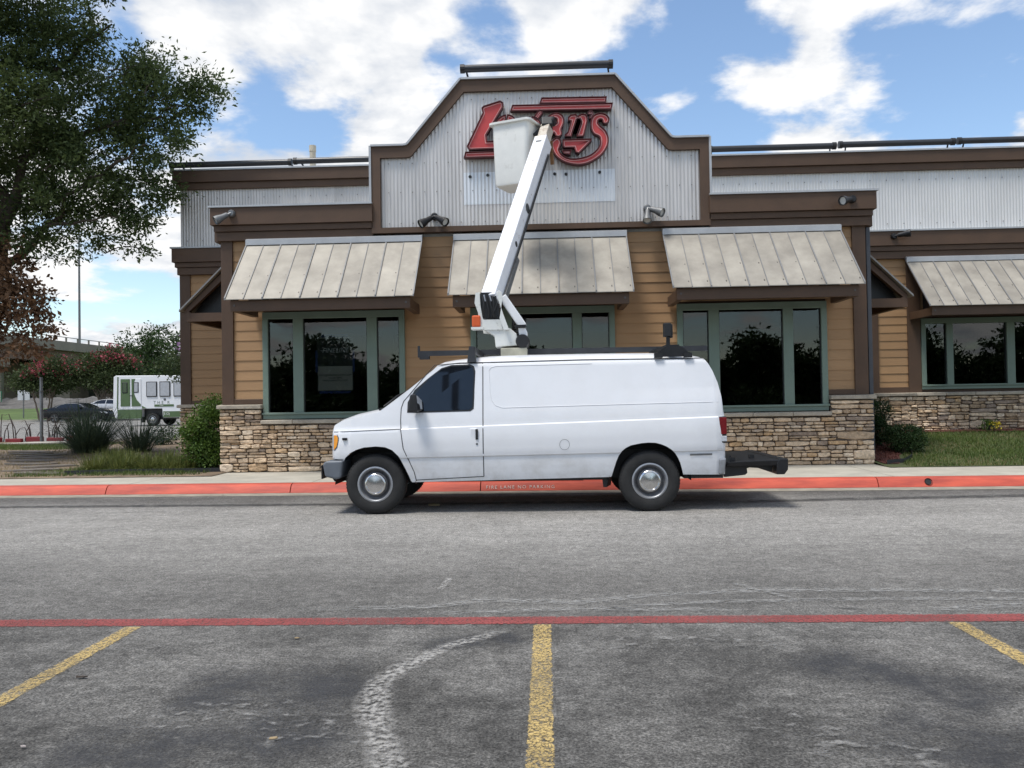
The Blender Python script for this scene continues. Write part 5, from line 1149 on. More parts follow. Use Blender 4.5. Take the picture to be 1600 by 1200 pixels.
DL = [((-12.1, 18.0, 4.5), (.75, .8, .6), 1), ((-12.5, 18.0, 3.7), (.7, .8, .55), 1), ((-11.7, 17.9, 4.0), (.55, .6, .45), 1), ((-11.2, 17.8, 3.7), (.3, .4, .3), 1), ((-12.4, 18, 3.1), (.6, .6, .4), 1), ((-11.7, 17.9, 3.2), (.35, .4, .35), 1), ((-12.6, 18, 5.2), (.6, .6, .4), .6), ((-11.0, 17.8, 3.2), (.28, .3, .3), 1), ((-11.4, 17.8, 2.75), (.35, .3, .25), 1), ((-12.2, 17.8, 2.6), (.5, .4, .3), 1)]
Vv, Ff, _ = crown(DL, 200, 30, .15, .11, 21, shell=.2, droop=.6, aspect=.55)
o = np_mesh('dead_foliage', Vv, Ff, M_dead, OK_); o['label'] = 'brown withered leaves on the lowest branches'

def tree(name, label, base, trunk_h, spread, lobes, nclump, per, clump_r, size, m, seed, bark=M_bark, nst=1, group=None, flowers=None, trunk_r=.16, **k):
    t = thing(name, label, 'tree', base, group); mb = MB(); r = random.Random(seed); b = Vector(base)
    for s_ in range(nst):
        off = Vector((r.uniform(-.25, .25), r.uniform(-.25, .25), 0)) if nst > 1 else Vector()
        topp = b + off * 2.5 + Vector((r.uniform(-.2, .2), r.uniform(-.2, .2), trunk_h)); limb(mb, b + off - Vector((0, 0, .1)), topp, trunk_r, trunk_r * .6, seed + s_, 5, .15)
        for i in range(5):
            l = r.choice(lobes); limb(mb, topp, Vector(l[0]) + Vector((r.uniform(-.3, .3), r.uniform(-.3, .3), .2)), trunk_r * .5, trunk_r * .12, seed + 20 * s_ + i, 5, .2)
    mb.build('trunk', bark, t, smooth=True)
    Vv, Ff, cl = crown(lobes, nclump, per, clump_r, size, seed, **k); np_mesh('crown', Vv, Ff, m, t)
    if flowers:
        mf, cnt, fz, fs = flowers; rr = np.random.default_rng(seed + 5); c2 = cl[cl[:, 2] > np.quantile(cl[:, 2], fz)]; c2 = c2[rr.choice(len(c2), min(cnt, len(c2)), replace=False)]
        P = np.concatenate([c + np.array([0, -.1, .12]) + rr.normal(size=(26, 3)) * np.array([.16, .16, .2]) for c in c2]); Vf, Fq = leaf_mesh(P, np.zeros_like(P), fs, seed + 9, aspect=.9); np_mesh('flowers', Vf, Fq, mf, t)
    return t
def lob(c, *a): return [((c[0] + x, c[1] + y, c[2] + z), (rx, rx, rz), 1) for x, y, z, rx, rz in a]
tree('crape_myrtle', 'pink flowering crape myrtle left of the black sedan', (-38.6, 62.5, .3), 1.7, 2, lob((-38.6, 62.5, .3), (-1.7, 0, 3.0, 1.0, .7), (-.7, 0, 3.6, 1.2, .9), (.6, 0, 3.9, 1.4, 1.1), (1.6, 0, 3.3, 1.1, .8), (0, .5, 2.8, 1.6, .7)), 430, 28, .28, .19, M_crape, 31, M_bark2, 3, 'crape myrtles by the car park', (M_pink, 44, .5, .15), .09)
tree('crape_myrtle', 'pink flowering crape myrtle behind the black sedan and silver car', (-34.0, 63.0, .3), 1.5, 2, lob((-34.0, 63, .3), (-1.2, 0, 4.3, 1.3, 1.0), (.4, 0, 4.6, 1.4, 1.0), (1.7, 0, 3.9, 1.2, .9), (2.3, 0, 3.0, .9, .8), (-1.9, 0, 3.3, 1.0, .9), (.3, 0, 3.2, 1.7, .9)), 460, 28, .28, .19, M_crape, 41, M_bark2, 4, 'crape myrtles by the car park', (M_pink, 36, .55, .15), .09)
tree('crape_myrtle', 'purple flowering crape myrtle hanging in front of the shuttle bus', (-15.2, 36.0, .25), 1.4, 1, lob((-15.2, 36, .25), (-1.3, 0, 2.9, .55, .45), (-.8, 0, 3.2, .7, .5), (-.2, 0, 2.9, .7, .5), (-.9, 0, 2.45, .6, .3), (0, 0, 3.5, .6, .4), (.6, 0, 3.1, .7, .6)), 130, 24, .16, .12, M_crape, 51, M_bark2, 3, 'crape myrtles by the car park', (M_purple, 26, .45, .09), .05)
tree('oak_tree', 'rounded green oak standing far behind the shuttle bus', (-38.3, 79, 1.2), 2.2, 4, lob((-38.3, 79, 1.2), (-3, 0, 4.3, 1.5, 1.3), (-1.2, 0, 5.8, 1.9, 1.6), (1.4, 0, 6.2, 2.1, 1.7), (3.6, 0, 4.8, 1.9, 1.7), (0, 0, 3.8, 3, 1.5), (-2.5, 0, 2.7, 1.6, 1), (5.2, 0, 3.4, 1.6, 1.5), (2.5, 0, 2.6, 2, 1.2)), 420, 30, .42, .26, M_bgleaf, 61, M_bark, 1, None, None, .35)
# trees across the lot behind the photographer: they are what the dark window panes mirror
for i, (x, y, s_, lab) in enumerate(((-24, -30, 1.0, 'broad leafy tree mirrored in the left pane of the left window'), (-17.5, -34, 1.15, 'leafy tree mirrored in the middle of the left window'), (-9.5, -33, .9, 'leafy tree mirrored in the right pane of the left window'), (-2, -36, 1.0, 'leafy tree mirrored in the central window behind the boom'), (6, -34, .9, 'leafy tree mirrored at the right of the central window'), (15.5, -30, 1.05, 'leafy tree mirrored in the wide pane of the right window'), (22.5, -31, 1.1, 'leafy tree mirrored in the narrow right pane of the right window'), (31, -33, 1.2, 'leafy tree mirrored in the window of the right wing'), (40, -33, 1.2, 'leafy tree mirrored at the frame edge in the right wing window'))):
    L_ = [((x + a * s_, y + b, c * s_ * .78), (d * s_, d * s_, e * s_ * .78), 1) for a, b, c, d, e in ((-2.2, 0, 3.6, 2.0, 1.5), (0, .3, 5.4, 2.2, 1.9), (0, .8, 1.3, 3.6, 1.1), (2.1, 0, 4.1, 2.0, 1.6), (.4, -.4, 2.6, 2.8, 1.4), (-3.2, 0, 2.2, 1.5, 1.2), (3.2, 0, 2.2, 1.5, 1.2))]
    tree('parking_lot_tree', lab, (x, y, 0), 1.6, 3, L_, 420, 40, .34, .36, M_bgleaf, 200 + i * 7, M_bark, 1, 'trees across the lot seen only in reflections', None, .22, shell=.1)

# ------------------------------------------------------------------ garden plants
def blades(n, c, rad, length, lean, width, seed, base_r=.1, seg=4, up=.6, gravity=.8, bias=1.0):
    """arching strap leaves growing from a clump"""
    r = np.random.default_rng(seed); a = r.uniform(0, 2 * np.pi, n); ln = length * r.uniform(.6, 1.1, n); le = lean * r.uniform(.02, 1.0, n) ** bias
    P0 = np.stack([c[0] + np.cos(a) * base_r * r.random(n), c[1] + np.sin(a) * base_r * r.random(n), np.full(n, c[2])], 1)
    d = np.stack([np.cos(a), np.sin(a), np.zeros(n)], 1); sd = np.stack([-np.sin(a), np.cos(a), np.zeros(n)], 1)
    Vv = np.empty((n, (seg + 1) * 2, 3))
    for i in range(seg + 1):
        t = i / seg; hor = ln * le * (t ** 1.3); ver = ln * (t * np.sqrt(np.maximum(.05, 1 - (le * .8) ** 2)) - gravity * le * t * t * .6)
        p = P0 + d * hor[:, None] + np.array([0, 0, 1.0]) * ver[:, None]; wd = width * (1 - t ** 2 * .95) * .5
        Vv[:, 2 * i] = p - sd * wd; Vv[:, 2 * i + 1] = p + sd * wd
    Fs = [];  k = (seg + 1) * 2; o = np.arange(n)[:, None] * k
    for i in range(seg): Fs.append(o + np.array([[2 * i, 2 * i + 1, 2 * i + 3, 2 * i + 2]]))
    return Vv.reshape(-1, 3), np.concatenate(Fs)
def clump(name, label, cat, c, n, length, lean, width, seed, m, base_r, group=None, **k):
    Vv, Ff = blades(n, c, 0, length, lean, width, seed, base_r, **k); o = np_mesh(name, Vv, Ff, m, base=c); return tag(o, label, cat, group)
clump('red_yucca', 'large spiky grey-green yucca clump in the left garden bed', 'yucca', (-11.6, 20.6, hl(-11.6, 20.6)), 760, 1.5, 1.1, .020, 1, M_yucca, .45, gravity=.42, bias=.6)
clump('red_yucca', 'smaller spiky yucca clump right of the large one in the garden bed', 'yucca', (-10.5, 21.0, hl(-10.5, 21)), 320, 1.2, 1.1, .018, 2, M_yucca, .35, gravity=.42, bias=.6)
for i, (x, y, lab) in enumerate(((-8.75, 15.75, 'strappy liriope tuft at the left end of the black edging'), (-8.2, 15.7, 'strappy liriope tuft second from the left behind the edging'), (-7.7, 15.75, 'strappy liriope tuft in the middle of the edged bed'), (-7.2, 15.65, 'strappy liriope tuft left of the green bush'), (-6.9, 15.85, 'strappy liriope tuft against the green bush'), (-8.5, 16.6, 'strappy liriope tuft in the back row at the left'), (-7.8, 16.7, 'strappy liriope tuft in the back row at the middle'), (-7.1, 16.6, 'strappy liriope tuft in the back row by the bush'), (-9.2, 17.3, 'strappy liriope tuft in front of the yucca'))):
    clump('liriope_tuft', lab, 'grass tuft', (x, y, hl(x, y)), 420, .42, 1.2, .014, 70 + i, M_liri, .30, 'liriope tufts in the left bed')
def shrub(name, label, base, lobes, nclump, per, cr, size, m, seed, **k):
    t = thing(name, label, 'shrub', base); mb = MB(); r = random.Random(seed)
    for i in range(7):
        l = r.choice(lobes); limb(mb, Vector(base) + Vector((r.uniform(-.1, .1), r.uniform(-.1, .1), -.03)), Vector(l[0]) + Vector((r.uniform(-.1, .1), 0, .1)), .018, .006, seed + i, 4, .2)
    mb.build('stems', M_bark, t)
    Vv, Ff, _ = crown(lobes, nclump, per, cr, size, seed, **k); np_mesh('foliage', Vv, Ff, m, t); return t
shrub('leafy_bush', 'tall loose light green bush at the left corner of the stone base', (-6.42, 15.85, hl(-6.4, 15.8)), [((-6.5, 15.75, .55), (.42, .32, .38), 1), ((-6.48, 15.75, 1.02), (.40, .3, .36), 1), ((-6.40, 15.8, 1.38), (.32, .25, .22), 1), ((-6.78, 15.7, .85), (.24, .25, .35), 1), ((-6.25, 15.75, .5), (.24, .3, .32), 1)], 430, 26, .085, .05, M_shrub, 81, shell=.4, aspect=.6)
shrub('low_dark_shrub', 'low dark rounded shrub in the garden in front of the bus', (-11.6, 24.6, hl(-11.6, 24.6)), [((-11.6, 24.6, .45), (.42, .35, .28), 1)], 60, 26, .10, .06, M_dshrub, 82, shell=.5)
shrub('clipped_bush', 'dark clipped round bush against the right bay wall, taller one behind', (6.75, 17.0, hr(6.75, 17)), [((6.62, 17.0, 1.0), (.30, .30, .30), 1), ((6.62, 17.0, .72), (.27, .27, .26), 1)], 190, 44, .05, .036, M_dshrub, 83, shell=.85)
shrub('clipped_bush', 'dark clipped low bush in red mulch in front of the taller one', (6.85, 16.3, hr(6.85, 16.3)), [((6.92, 16.3, .56), (.36, .33, .25), 1)], 150, 44, .05, .036, M_dshrub, 84, shell=.85)
shrub('yellow_flower_plant', 'small plant with yellow flowers at the foot of the right wing', (9.85, 18.85, hr(9.85, 18.85)), [((9.85, 18.85, .68), (.18, .15, .1), 1)], 16, 16, .06, .05, M_shrub, 85)
Vv, Ff, _ = crown([((9.9, 18.7, .68), (.14, .1, .07), 1)], 7, 10, .03, .035, 86, aspect=.9); tag(np_mesh('flowers', Vv, Ff, leaf_mat('yellow_petals', (.55, .42, .02), (.75, .6, .08)), bpy.data.objects['yellow_flower_plant']), kind='stuff')
def scatter(name, label, cat, xr, yr, hf, n, length, m, seed, keep=None, wd=.006):
    r = np.random.default_rng(seed); x = r.uniform(*xr, n); y = r.uniform(*yr, n)
    if keep is not None:
        k = np.array([keep(a, b, r.random()) for a, b in zip(x, y)]); x, y = x[k], y[k]
    n = len(x); z = np.array([hf(a, b) for a, b in zip(x, y)]) - .004; a = r.uniform(0, 2 * np.pi, n); ln = length * r.uniform(.5, 1.2, n); le = r.uniform(.1, .9, n)
    b = np.stack([x, y, z], 1); sd = np.stack([-np.sin(a), np.cos(a), 0 * a], 1) * wd; tip = b + np.stack([np.cos(a) * ln * le, np.sin(a) * ln * le, ln * np.sqrt(1 - le ** 2 * .7)], 1)
    Vv = np.stack([b - sd, b + sd, tip], 1).reshape(-1, 3); o = np_mesh(name, Vv, np.arange(3 * n).reshape(n, 3), m); return tag(o, label, cat, kind='stuff')
bed_r = lambda x, y: (x < 6.3 + .9 * max(0, min(1, (y - 14.9) / 2.2)) and y < 19.3) or y > 18.75
def vn(x, y): return .5 + .25 * math.sin(x * 2.3 + 1.1 * math.sin(y * 2.9)) + .25 * math.sin(y * 3.7 + 1.7 * math.sin(x * 1.3))
scatter('lawn_grass', 'short green lawn between the sidewalk and the right wing', 'grass', (5.95, 14), (14.56, 18.8), hr, 60000, .075, M_grass, 91, lambda x, y, q: not bed_r(x, y) and q < .35 + .65 * vn(x, y))
scatter('dry_grass', 'dry straw-coloured grass among the right lawn', 'grass', (5.95, 14), (14.56, 18.8), hr, 14000, .06, M_drygrass, 92, lambda x, y, q: not bed_r(x, y) and q < 1.1 - vn(x, y) * 1.1 + (.5 if y < 15 else 0))
scatter('garden_grass', 'patchy green grass at the edge of the left garden bed', 'grass', (-10.4, -6.3), (14.75, 17.5), hl, 16000, .10, M_grass, 93, lambda x, y, q: x > -9.9 + (y - 15) * .5 and q < .3 + .7 * vn(x, y))
scatter('garden_straw', 'dry straw and pine needles on the left garden soil', 'straw', (-16, -8), (14.6, 22), hl, 22000, .07, M_drygrass, 94, lambda x, y, q: q < .8 * vn(x * 1.4, y) and x < -8.9 - (y - 15) * .25)
scatter('garden_turf', 'green turf strip along the back of the left garden', 'grass', (-20, -13), (22.5, 25.5), hl, 14000, .10, M_grass, 95)
o = terrain('mulch_bed', 5.98, 7.5, 14.95, 18.0, lambda x, y: hr(x, y) + (.012 if x < 6.25 + .9 * min(1, (y - 14.95) / 2.0) else -.05), M_mulch, 20, 30)
o = terrain('mulch_bed', 6.0, 14, 18.72, 19.2, lambda x, y: hr(x, y) + .02, M_mulch, 30, 5)
scatter('mulch_chips', 'loose red mulch chips by the right wing', 'mulch', (6.0, 13), (14.95, 19.15), lambda x, y: hr(x, y) + .012, 26000, .03, leaf_mat('mulch_chips', (.06, .02, .013), (.17, .055, .035), .0), 96, lambda x, y, q: (x < 6.2 + .9 * max(0, min(1, (y - 14.95) / 2.0)) and y < 18) or y > 18.75, wd=.012)
M_edge = mat('black_edging', (.018, .02, .023), .6)
def edging(label, pts, hf):
    mb = MB(); P = [Vector((x, y, hf(x, y))) for x, y in pts]
    for a, b in zip(P, P[1:]): mb.hexa([(a.x, a.y, a.z - .05), (b.x, b.y, b.z - .05), (b.x, b.y + .012, b.z - .05), (a.x, a.y + .012, a.z - .05)], [(a.x, a.y, a.z + .075), (b.x, b.y, b.z + .075), (b.x, b.y + .012, b.z + .075), (a.x, a.y + .012, a.z + .075)])
    o = mb.build('garden_edging', M_edge, base=tuple(P[0])); return tag(o, label, 'edging')
edging('black plastic edging along the left bed front', [(-8.95, 15.05), (-8.0, 15.15), (-7, 15.25), (-6.1, 15.38)], hl)
edging('curved black edging round the red mulch bed on the right', [(6.02, 14.93), (6.4, 15.1), (6.75, 15.6), (7.0, 16.2), (7.2, 16.9), (7.25, 17.6)], hr)
M_flag = mat('dark_flagstone', (.14, .12, .10), .9, var=.3, scale=5, bump=.5, rnd=.15)
for i in range(9):
    r_ = random.Random(i); y = 15.3 + i * .78; x = -9.6 - i * .50 + r_.uniform(-.22, .22); zz_ = hl(x, y)
    pts = [(x + (.62 + r_.uniform(-.08, .08)) * math.cos(a * math.pi / 5), y + (.20 + r_.uniform(-.03, .03)) * math.sin(a * math.pi / 5)) for a in range(10)]
    o = MB().add([(a, b, zz_ - .03) for a, b in pts] + [(a, b, zz_ + .035 + .012 * math.sin(3 * a)) for a, b in pts], [tuple(range(10, 20))] + [(j, (j + 1) % 10, (j + 1) % 10 + 10, j + 10) for j in range(10)]).build('stepping_stone', M_flag, base=(x, y, zz_), recalc=True)
    tag(o, ('nearest', 'second', 'third', 'fourth', 'fifth', 'sixth', 'seventh', 'eighth', 'farthest')[i] + ' dark stepping stone of the path through the left garden', 'stepping stone', 'stepping stones in the left garden')

# ------------------------------------------------------------------ far left: planter row, posts, overpass, vehicles
pn = thing('canna_planter_row', 'low red edged planter with bare dark stalks by the back car park', 'planter', (-18.2, 27.6, .22))
for i in range(7):
    x = -19.6 + i * .62; MB().box(x, x + .56, 27.1 + .16 * i, 27.25 + .16 * i, .2, .36 + .05 * (i % 2)).build('red_edging_block', mat('red_block', (.20, .02, .025), .7, var=.2) if i == 0 else bpy.data.materials['red_block'], pn, bevel=.02)
s = MB(); r_ = random.Random(9)
for i in range(46):
    x = -19.6 + r_.random() * 4.2; y = 27.6 + (x + 19.6) * .26 + r_.uniform(-.2, .2); h = r_.uniform(.35, 1.0); lx = r_.uniform(-.25, .25); s.tube([(x, y, .2), (x + lx * .3, y, .2 + h * .6), (x + lx, y, .2 + h), (x + lx + .12 * (1 if lx > 0 else -1), y, .2 + h * .96)], [.02, .017, .013, .008], 5)
s.build('stalks', mat('stalk', (.07, .05, .045), .8), pn)
ps = thing('bare_sign_post', 'bare grey steel sign post beside the red planter', 'post', (-16.82, 27, .2))
MB().lathe([(.055, .15), (.055, 1.9), (.047, 1.92), (.047, 2.42), (.001, 2.42)], (-16.82, 27, 0), (0, 0, 1), 12).build('post', M_greym, ps, smooth=True); MB().lathe([(.047, 1.93), (.07, 1.93), (.07, 1.97), (.047, 1.97)], (-16.82, 27, 0), (0, 0, 1), 12).build('collar', M_greym, ps)
o = MB().hexa([(-17.2, 25.2, hl(-17, 25)), (-14.3, 25.6, hl(-14, 25)), (-13.9, 26.3, .26), (-16.6, 26.2, .26)], [(-17.2, 25.2, .30), (-14.3, 25.6, .30), (-13.9, 26.3, .30), (-16.6, 26.2, .30)]).build('concrete_path', M_conc); tag(o, kind='structure')
o = MB().hexa([(-15, 27.2, .2), (-9, 28.0, .2), (-9, 29.6, .2), (-14, 28.2, .2)], [(-15, 27.2, .31), (-9, 28.0, .31), (-9, 29.6, .31), (-14, 28.2, .31)]).build('concrete_path', M_conc); tag(o, kind='structure')
sg = thing('blank_road_sign', 'small white sign seen from behind on a thin post at the left edge', 'sign', (-42.5, 66, .4))
MB().box(-43.1, -42.1, 66, 66.03, 1.95, 2.75).build('sign_plate', mat('sign_back_white', (.55, .57, .60), .5), sg); MB().box(-42.63, -42.55, 65.95, 66, .3, 2.5).build('post', M_greym, sg)
sg = thing('green_road_sign', 'green road sign under the overpass at the far left edge', 'sign', (-55.0, 80, 1))
MB().box(-56.6, -53.9, 80, 80.05, 1.9, 3.0).build('sign_plate', mat('sign_green', (.01, .20, .10), .5), sg); MB().box(-56.5, -54.0, 79.97, 79.99, 1.94, 1.99).box(-54.02, -53.96, 79.97, 79.99, 1.94, 2.96).build('border', M_stencil, sg); MB().box(-54.6, -54.5, 80.05, 80.1, .9, 2.9).build('post', M_greym, sg)
lp = thing('lamp_pole', 'thin tall lighting pole rising behind the overpass', 'lamp pole', (-68.9, 120, 1.2)); MB().tube([(-68.9, 120, 1.2), (-68.85, 120, 27)], [.20, .13], 8).build('pole', M_greym, lp); MB().tube([(-68.85, 120, 26.8), (-67.6, 120, 27.2)], .06, 6).box(-67.8, -67.1, 119.9, 120.1, 27.1, 27.25).build('lamp_arm', M_greym, lp)
# overpass: recedes to the right
OV = thing('highway_overpass', 'concrete highway overpass with brown girders running away behind the far trees', 'overpass', (-58, 92, 1.2))
M_ovc = mat('overpass_concrete', (.21, .19, .165), .9, var=.15, scale=.5); M_ovg = mat('overpass_brown_girder', (.155, .10, .08), .8, var=.2, scale=.6); M_ovd = mat('overpass_pier', (.20, .17, .13), .9, var=.2, scale=.6)
OA, OBb = Vector((-57.0, 40, 0)), Vector((-58.0, 170, 0)); od = (OBb - OA).normalized(); on_ = Vector((-od.y, od.x, 0))
def ovb(name, z0, z1, o0, o1, m, t0=0, t1=1, par=OV):
    a, b = OA.lerp(OBb, t0), OA.lerp(OBb, t1); q = [a + on_ * o0, b + on_ * o0, b + on_ * o1, a + on_ * o1]
    return MB().hexa([(p.x, p.y, z0) for p in q], [(p.x, p.y, z1) for p in q]).build(name, m, par)
ovb('deck', 8.05, 8.9, 0, 14, M_ovc); ovb('girder', 6.7, 8.04, .8, 1.3, M_ovg); ovb('girder', 6.7, 8.04, 6, 6.5, M_ovg); ovb('girder', 6.7, 8.04, 12, 12.5, M_ovg); ovb('parapet', 8.91, 9.15, .1, .4, M_ovc)
ovb('rail', 9.62, 9.70, .2, .28, M_alu); ovb('parapet', 8.91, 9.5, 13.6, 13.9, M_ovc)
for i in range(52): ovb('rail_post', 9.16, 9.62, .2, .30, M_ovc, i / 52, i / 52 + .002)
for k_ in (.15, .25, .35, .45, .55, .65, .75, .85):
    ovb('pier_cap', 5.7, 6.68, .3, 13.6, M_ovd, k_ - .012, k_ + .012)
    for o0 in (1.2, 6.0, 11.0): ovb('pier', .8, 5.69, o0, o0 + 1.6, M_ovd, k_ - .011, k_ + .011)
# riprap bank below the overpass
M_rock = mat('riprap', (.11, .105, .10), .95, var=.35, scale=1.2, bump=.8, bscale=3); rp_ = MB(); rr = random.Random(5)  # rock colour darkened to carry the shadow under the deck
rows = [[(x, 76 + 1.4 * j + .018 * (x + 70), .75 + .30 * j + rr.uniform(-.12, .14)) for x in [-72 + .5 * i for i in range(86)]] for j in range(6)]
o = MB().grid(rows).build('rock_bank', M_rock); tag(o, kind='structure')
far = mat('distant_embankment', (.055, .06, .045), .95, var=.3, scale=.3)
o = MB().grid([[(x, 125 + .1 * x, z) for x in (-160, 40)] for z in (.5, 7.0)]).build('far_tree_bank', far); tag(o, kind='structure')

# cars
def car(name, label, base, length, paint, seed, flip=False):
    X0, Y0, Z0 = base; t = thing(name, label, 'car', (X0 + length / 2, Y0 + .9, Z0)); k = length / 4.75; S = lambda pts: [(X0 + a * k, Z0 + b) for a, b in pts]
    top = S([(0, .78), (.03, .92), (.12, .98), (.5, 1.03), (.75, 1.10), (1.2, 1.30), (1.6, 1.385), (2.1, 1.41), (2.5, 1.39), (2.75, 1.33), (3.1, 1.16), (3.35, 1.02), (3.7, .98), (4.2, .90), (4.55, .80), (4.70, .68), (4.75, .58)])
    wb = [(.95, .36), (3.80, .36)]; bot = [(0, .38), (.1, .26)]
    for cx, r_ in wb: bot += [(cx - r_ * math.cos(math.pi * i / 10), .30 + r_ * 1.0 * math.sin(math.pi * i / 10)) for i in range(11)]
    bot += [(4.68, .24), (4.75, .34)]
    ins = [(Z0 + .2, .06), (Z0 + .45, .01), (Z0 + .6, .0), (Z0 + .80, .0), (Z0 + .90, .02), (Z0 + .98, .05), (Z0 + 1.36, .27), (Z0 + 1.42, .36)]
    lev = [Z0 + v for v in (.2, .3, .4, .5, .6, .7, .8, .86, .92, .98, 1.04, 1.12, 1.2, 1.28, 1.34, 1.37)]
    pl_ = [(X0, .22), (X0 + .15, .08), (X0 + .5, .02), (X0 + 1, 0), (X0 + length - 1, .0), (X0 + length - .4, .07), (X0 + length - .1, .2), (X0 + length, .36)]
    cr_ = [(X0, .03), (X0 + length, .03)]
    b = Body(top, S(bot), ins, lev, Y0, 1.82, pl_, cr_); xs = sorted(set([X0 + length * i / 70 for i in range(71)] + [p[0] for p in S(bot)]))
    bd = b.shell(xs).build('body', paint, t, smooth=True, merge=True)
    poly_on(b, S([(.98, 1.05), (1.25, 1.22), (1.55, 1.31), (1.93, 1.335), (1.93, 1.045)]), .006, 'side_window', M_vglass, t); poly_on(b, S([(1.99, 1.045), (1.99, 1.335), (2.4, 1.32), (2.68, 1.23), (2.98, 1.06), (2.9, 1.02)]), .006, 'side_window', M_vglass, t)
    line_on(b, S([(1.96, .30), (1.97, 1.0)]), .012, .004, M_gap, 'door_gap', t); line_on(b, S([(2.98, .30), (3.0, 1.0)]), .012, .004, M_gap, 'door_gap', t); line_on(b, S([(1.0, .34), (3.7, .34)]), .03, .004, M_alu, 'sill_trim', t)
    line_on(b, S([(.95, 1.06), (1.25, 1.245), (1.6, 1.335), (2.1, 1.355), (2.45, 1.335), (2.74, 1.24), (3.05, 1.05)]), .02, .008, M_alu, 'chrome_trim', t)
    for x0, x1 in ((2.66, 3.28), (.62, 1.30)):
        rows = [[b.roofpt(X0 + x * k, q, .006) for q in (.12, .3, .5, .7, .88)] for x in (x0, (x0 * 2 + x1) / 3, (x0 + x1 * 2) / 3, x1)]
        MB().grid(rows).build('windscreen' if x0 > 2 else 'rear_window', M_vglass, t, smooth=True)
    poly_on(b, S([(4.15, .74), (4.45, .76), (4.66, .66), (4.62, .60), (4.3, .66)]), .006, 'headlight', M_clear, t); poly_on(b, S([(.04, .74), (.35, .84), (.38, .90), (.06, .90)]), .006, 'tail_light', M_redl, t)
    MB().box(X0 + length - .05, X0 + length + .012, Y0 + .45, Y0 + 1.37, Z0 + .32, Z0 + .58).build('grille', M_black, t); MB().box(X0 + 2.72 * k, X0 + 2.92 * k, Y0 - .12, Y0 + .05, Z0 + 1.0, Z0 + 1.12).build('mirror', paint, t, bevel=.03)
    for cx, _ in wb:
        MB().box(X0 + cx * k - .36, X0 + cx * k + .36, Y0 + .22, Y0 + 1.6, Z0 + .2, Z0 + .66).build('wheel_well', M_black, t)
        tyre_set(t, 'wheel', (X0 + cx * k, Y0 + .01, Z0 + .325), .325, .2, .245, M_tyre, M_alu, M_hub, style='alloy', n=28); tyre_set(t, 'wheel', (X0 + cx * k, Y0 + 1.81, Z0 + .325), .325, .2, .245, M_tyre, M_alu, M_hub, side=1, style='alloy', n=20)
    return t
def gloss(name, c): m = mat(name, c, .18, var=.05, coat=1.0); return m
car('parked_car', 'black sedan with five-spoke wheels parked across the back car park', (-35.8, 57.4, .25), 4.85, mat('black_car_paint', (.006, .007, .010), .22, var=.05, spec=.35), 1)
car('parked_car', 'silver car parked behind the black sedan, half hidden by the bus', (-35.0, 60.9, .50), 4.7, gloss('silver_car_paint', (.42, .43, .45)), 2)
car('parked_car', 'white car on the road under the overpass', (-66.0, 98, 1.45), 4.6, gloss('white_car_paint', (.7, .7, .7)), 3)
# shuttle bus
BS = thing('shuttle_bus', 'white and green shuttle bus with double rear doors parked beyond the left corner', 'bus', (-20, 45.5, .25))
M_bw = mat('bus_white', (.74, .75, .77), .35, var=.04, scale=2); M_bg = mat('bus_green', (.075, .125, .05), .45, var=.1, scale=1.5); M_bglass = mat('bus_pale_glass', (.36, .38, .42), .12, var=.1)
bz, by, bx = .25, 44.6, -23.75; P_ = lambda u: bx + u
prof = [(0, 1.05), (-.06, 1.0), (.12, .45), (.22, .42), (1.55, .38), (1.6, .42), (1.62, .95), (2.75, .95), (2.78, .46), (7.2, .44), (7.25, 2.0), (7.0, 2.72), (.15, 2.80), (.04, 2.72)]
MB().prismY([(P_(a), bz + z) for a, z in prof], by, by + 2.3).build('body', M_bw, BS, bevel=.05, seg=3)
MB().box(P_(.25), P_(1.62), by - .012, by + .01, bz + .42, bz + .92).box(P_(2.8), P_(7.1), by - .012, by + .01, bz + .48, bz + .80).build('lower_panel', M_bg, BS)
MB().prismY([(P_(.22), bz + .95), (P_(.28), bz + .95), (P_(.32), bz + 2.72), (P_(.26), bz + 2.72)], by - .02, by + .0).build('corner_trim', M_bg, BS)
MB().prismY([(P_(1.62), bz + .98), (P_(1.90), bz + .98), (P_(1.62), bz + 1.12)], by - .012, by).build('green_swoosh', M_bg, BS)
MB().box(P_(.34), P_(1.63), by - .02, by + .0, bz + .97, bz + 1.02).build('door_frame', M_bw, BS)
d1 = MB().box(P_(.44), P_(.96), by - .028, by + .0, bz + 1.1, bz + 2.60).build('rear_door', M_bg, BS, bevel=.01)
d2 = MB().box(P_(1.06), P_(1.58), by - .026, by + .0, bz + 1.1, bz + 2.60).build('rear_door', M_bw, BS, bevel=.01)
MB().prismY([(P_(1.06), bz + 1.1), (P_(1.57), bz + 1.1), (P_(1.57), bz + 1.2), (P_(1.35), bz + 1.45), (P_(1.22), bz + 1.75), (P_(1.18), bz + 2.1), (P_(1.2), bz + 2.4), (P_(1.28), bz + 2.6), (P_(1.06), bz + 2.6)], by - .034, by - .027).build('green_swoosh', M_bg, d2)
def bwin(par, u0, u1, z0, z1, m):
    f = MB().box(P_(u0), P_(u1), by - .045, by - .0, bz + z0, bz + z1).build('window', M_blackm, par, bevel=.07, seg=3); MB().box(P_(u0 + .045), P_(u1 - .045), by - .05, by - .03, bz + z0 + .045, bz + z1 - .045).build('pane', m, f, bevel=.045, seg=3)
bwin(d1, .54, .84, 1.82, 2.42, mat('green_glass', (.045, .075, .04), .2)); bwin(d2, 1.17, 1.46, 1.84, 2.42, M_bglass)
for u in (1.88, 2.62, 3.4, 4.2): bwin(BS, u, u + .60, 1.60, 2.44, M_bglass)
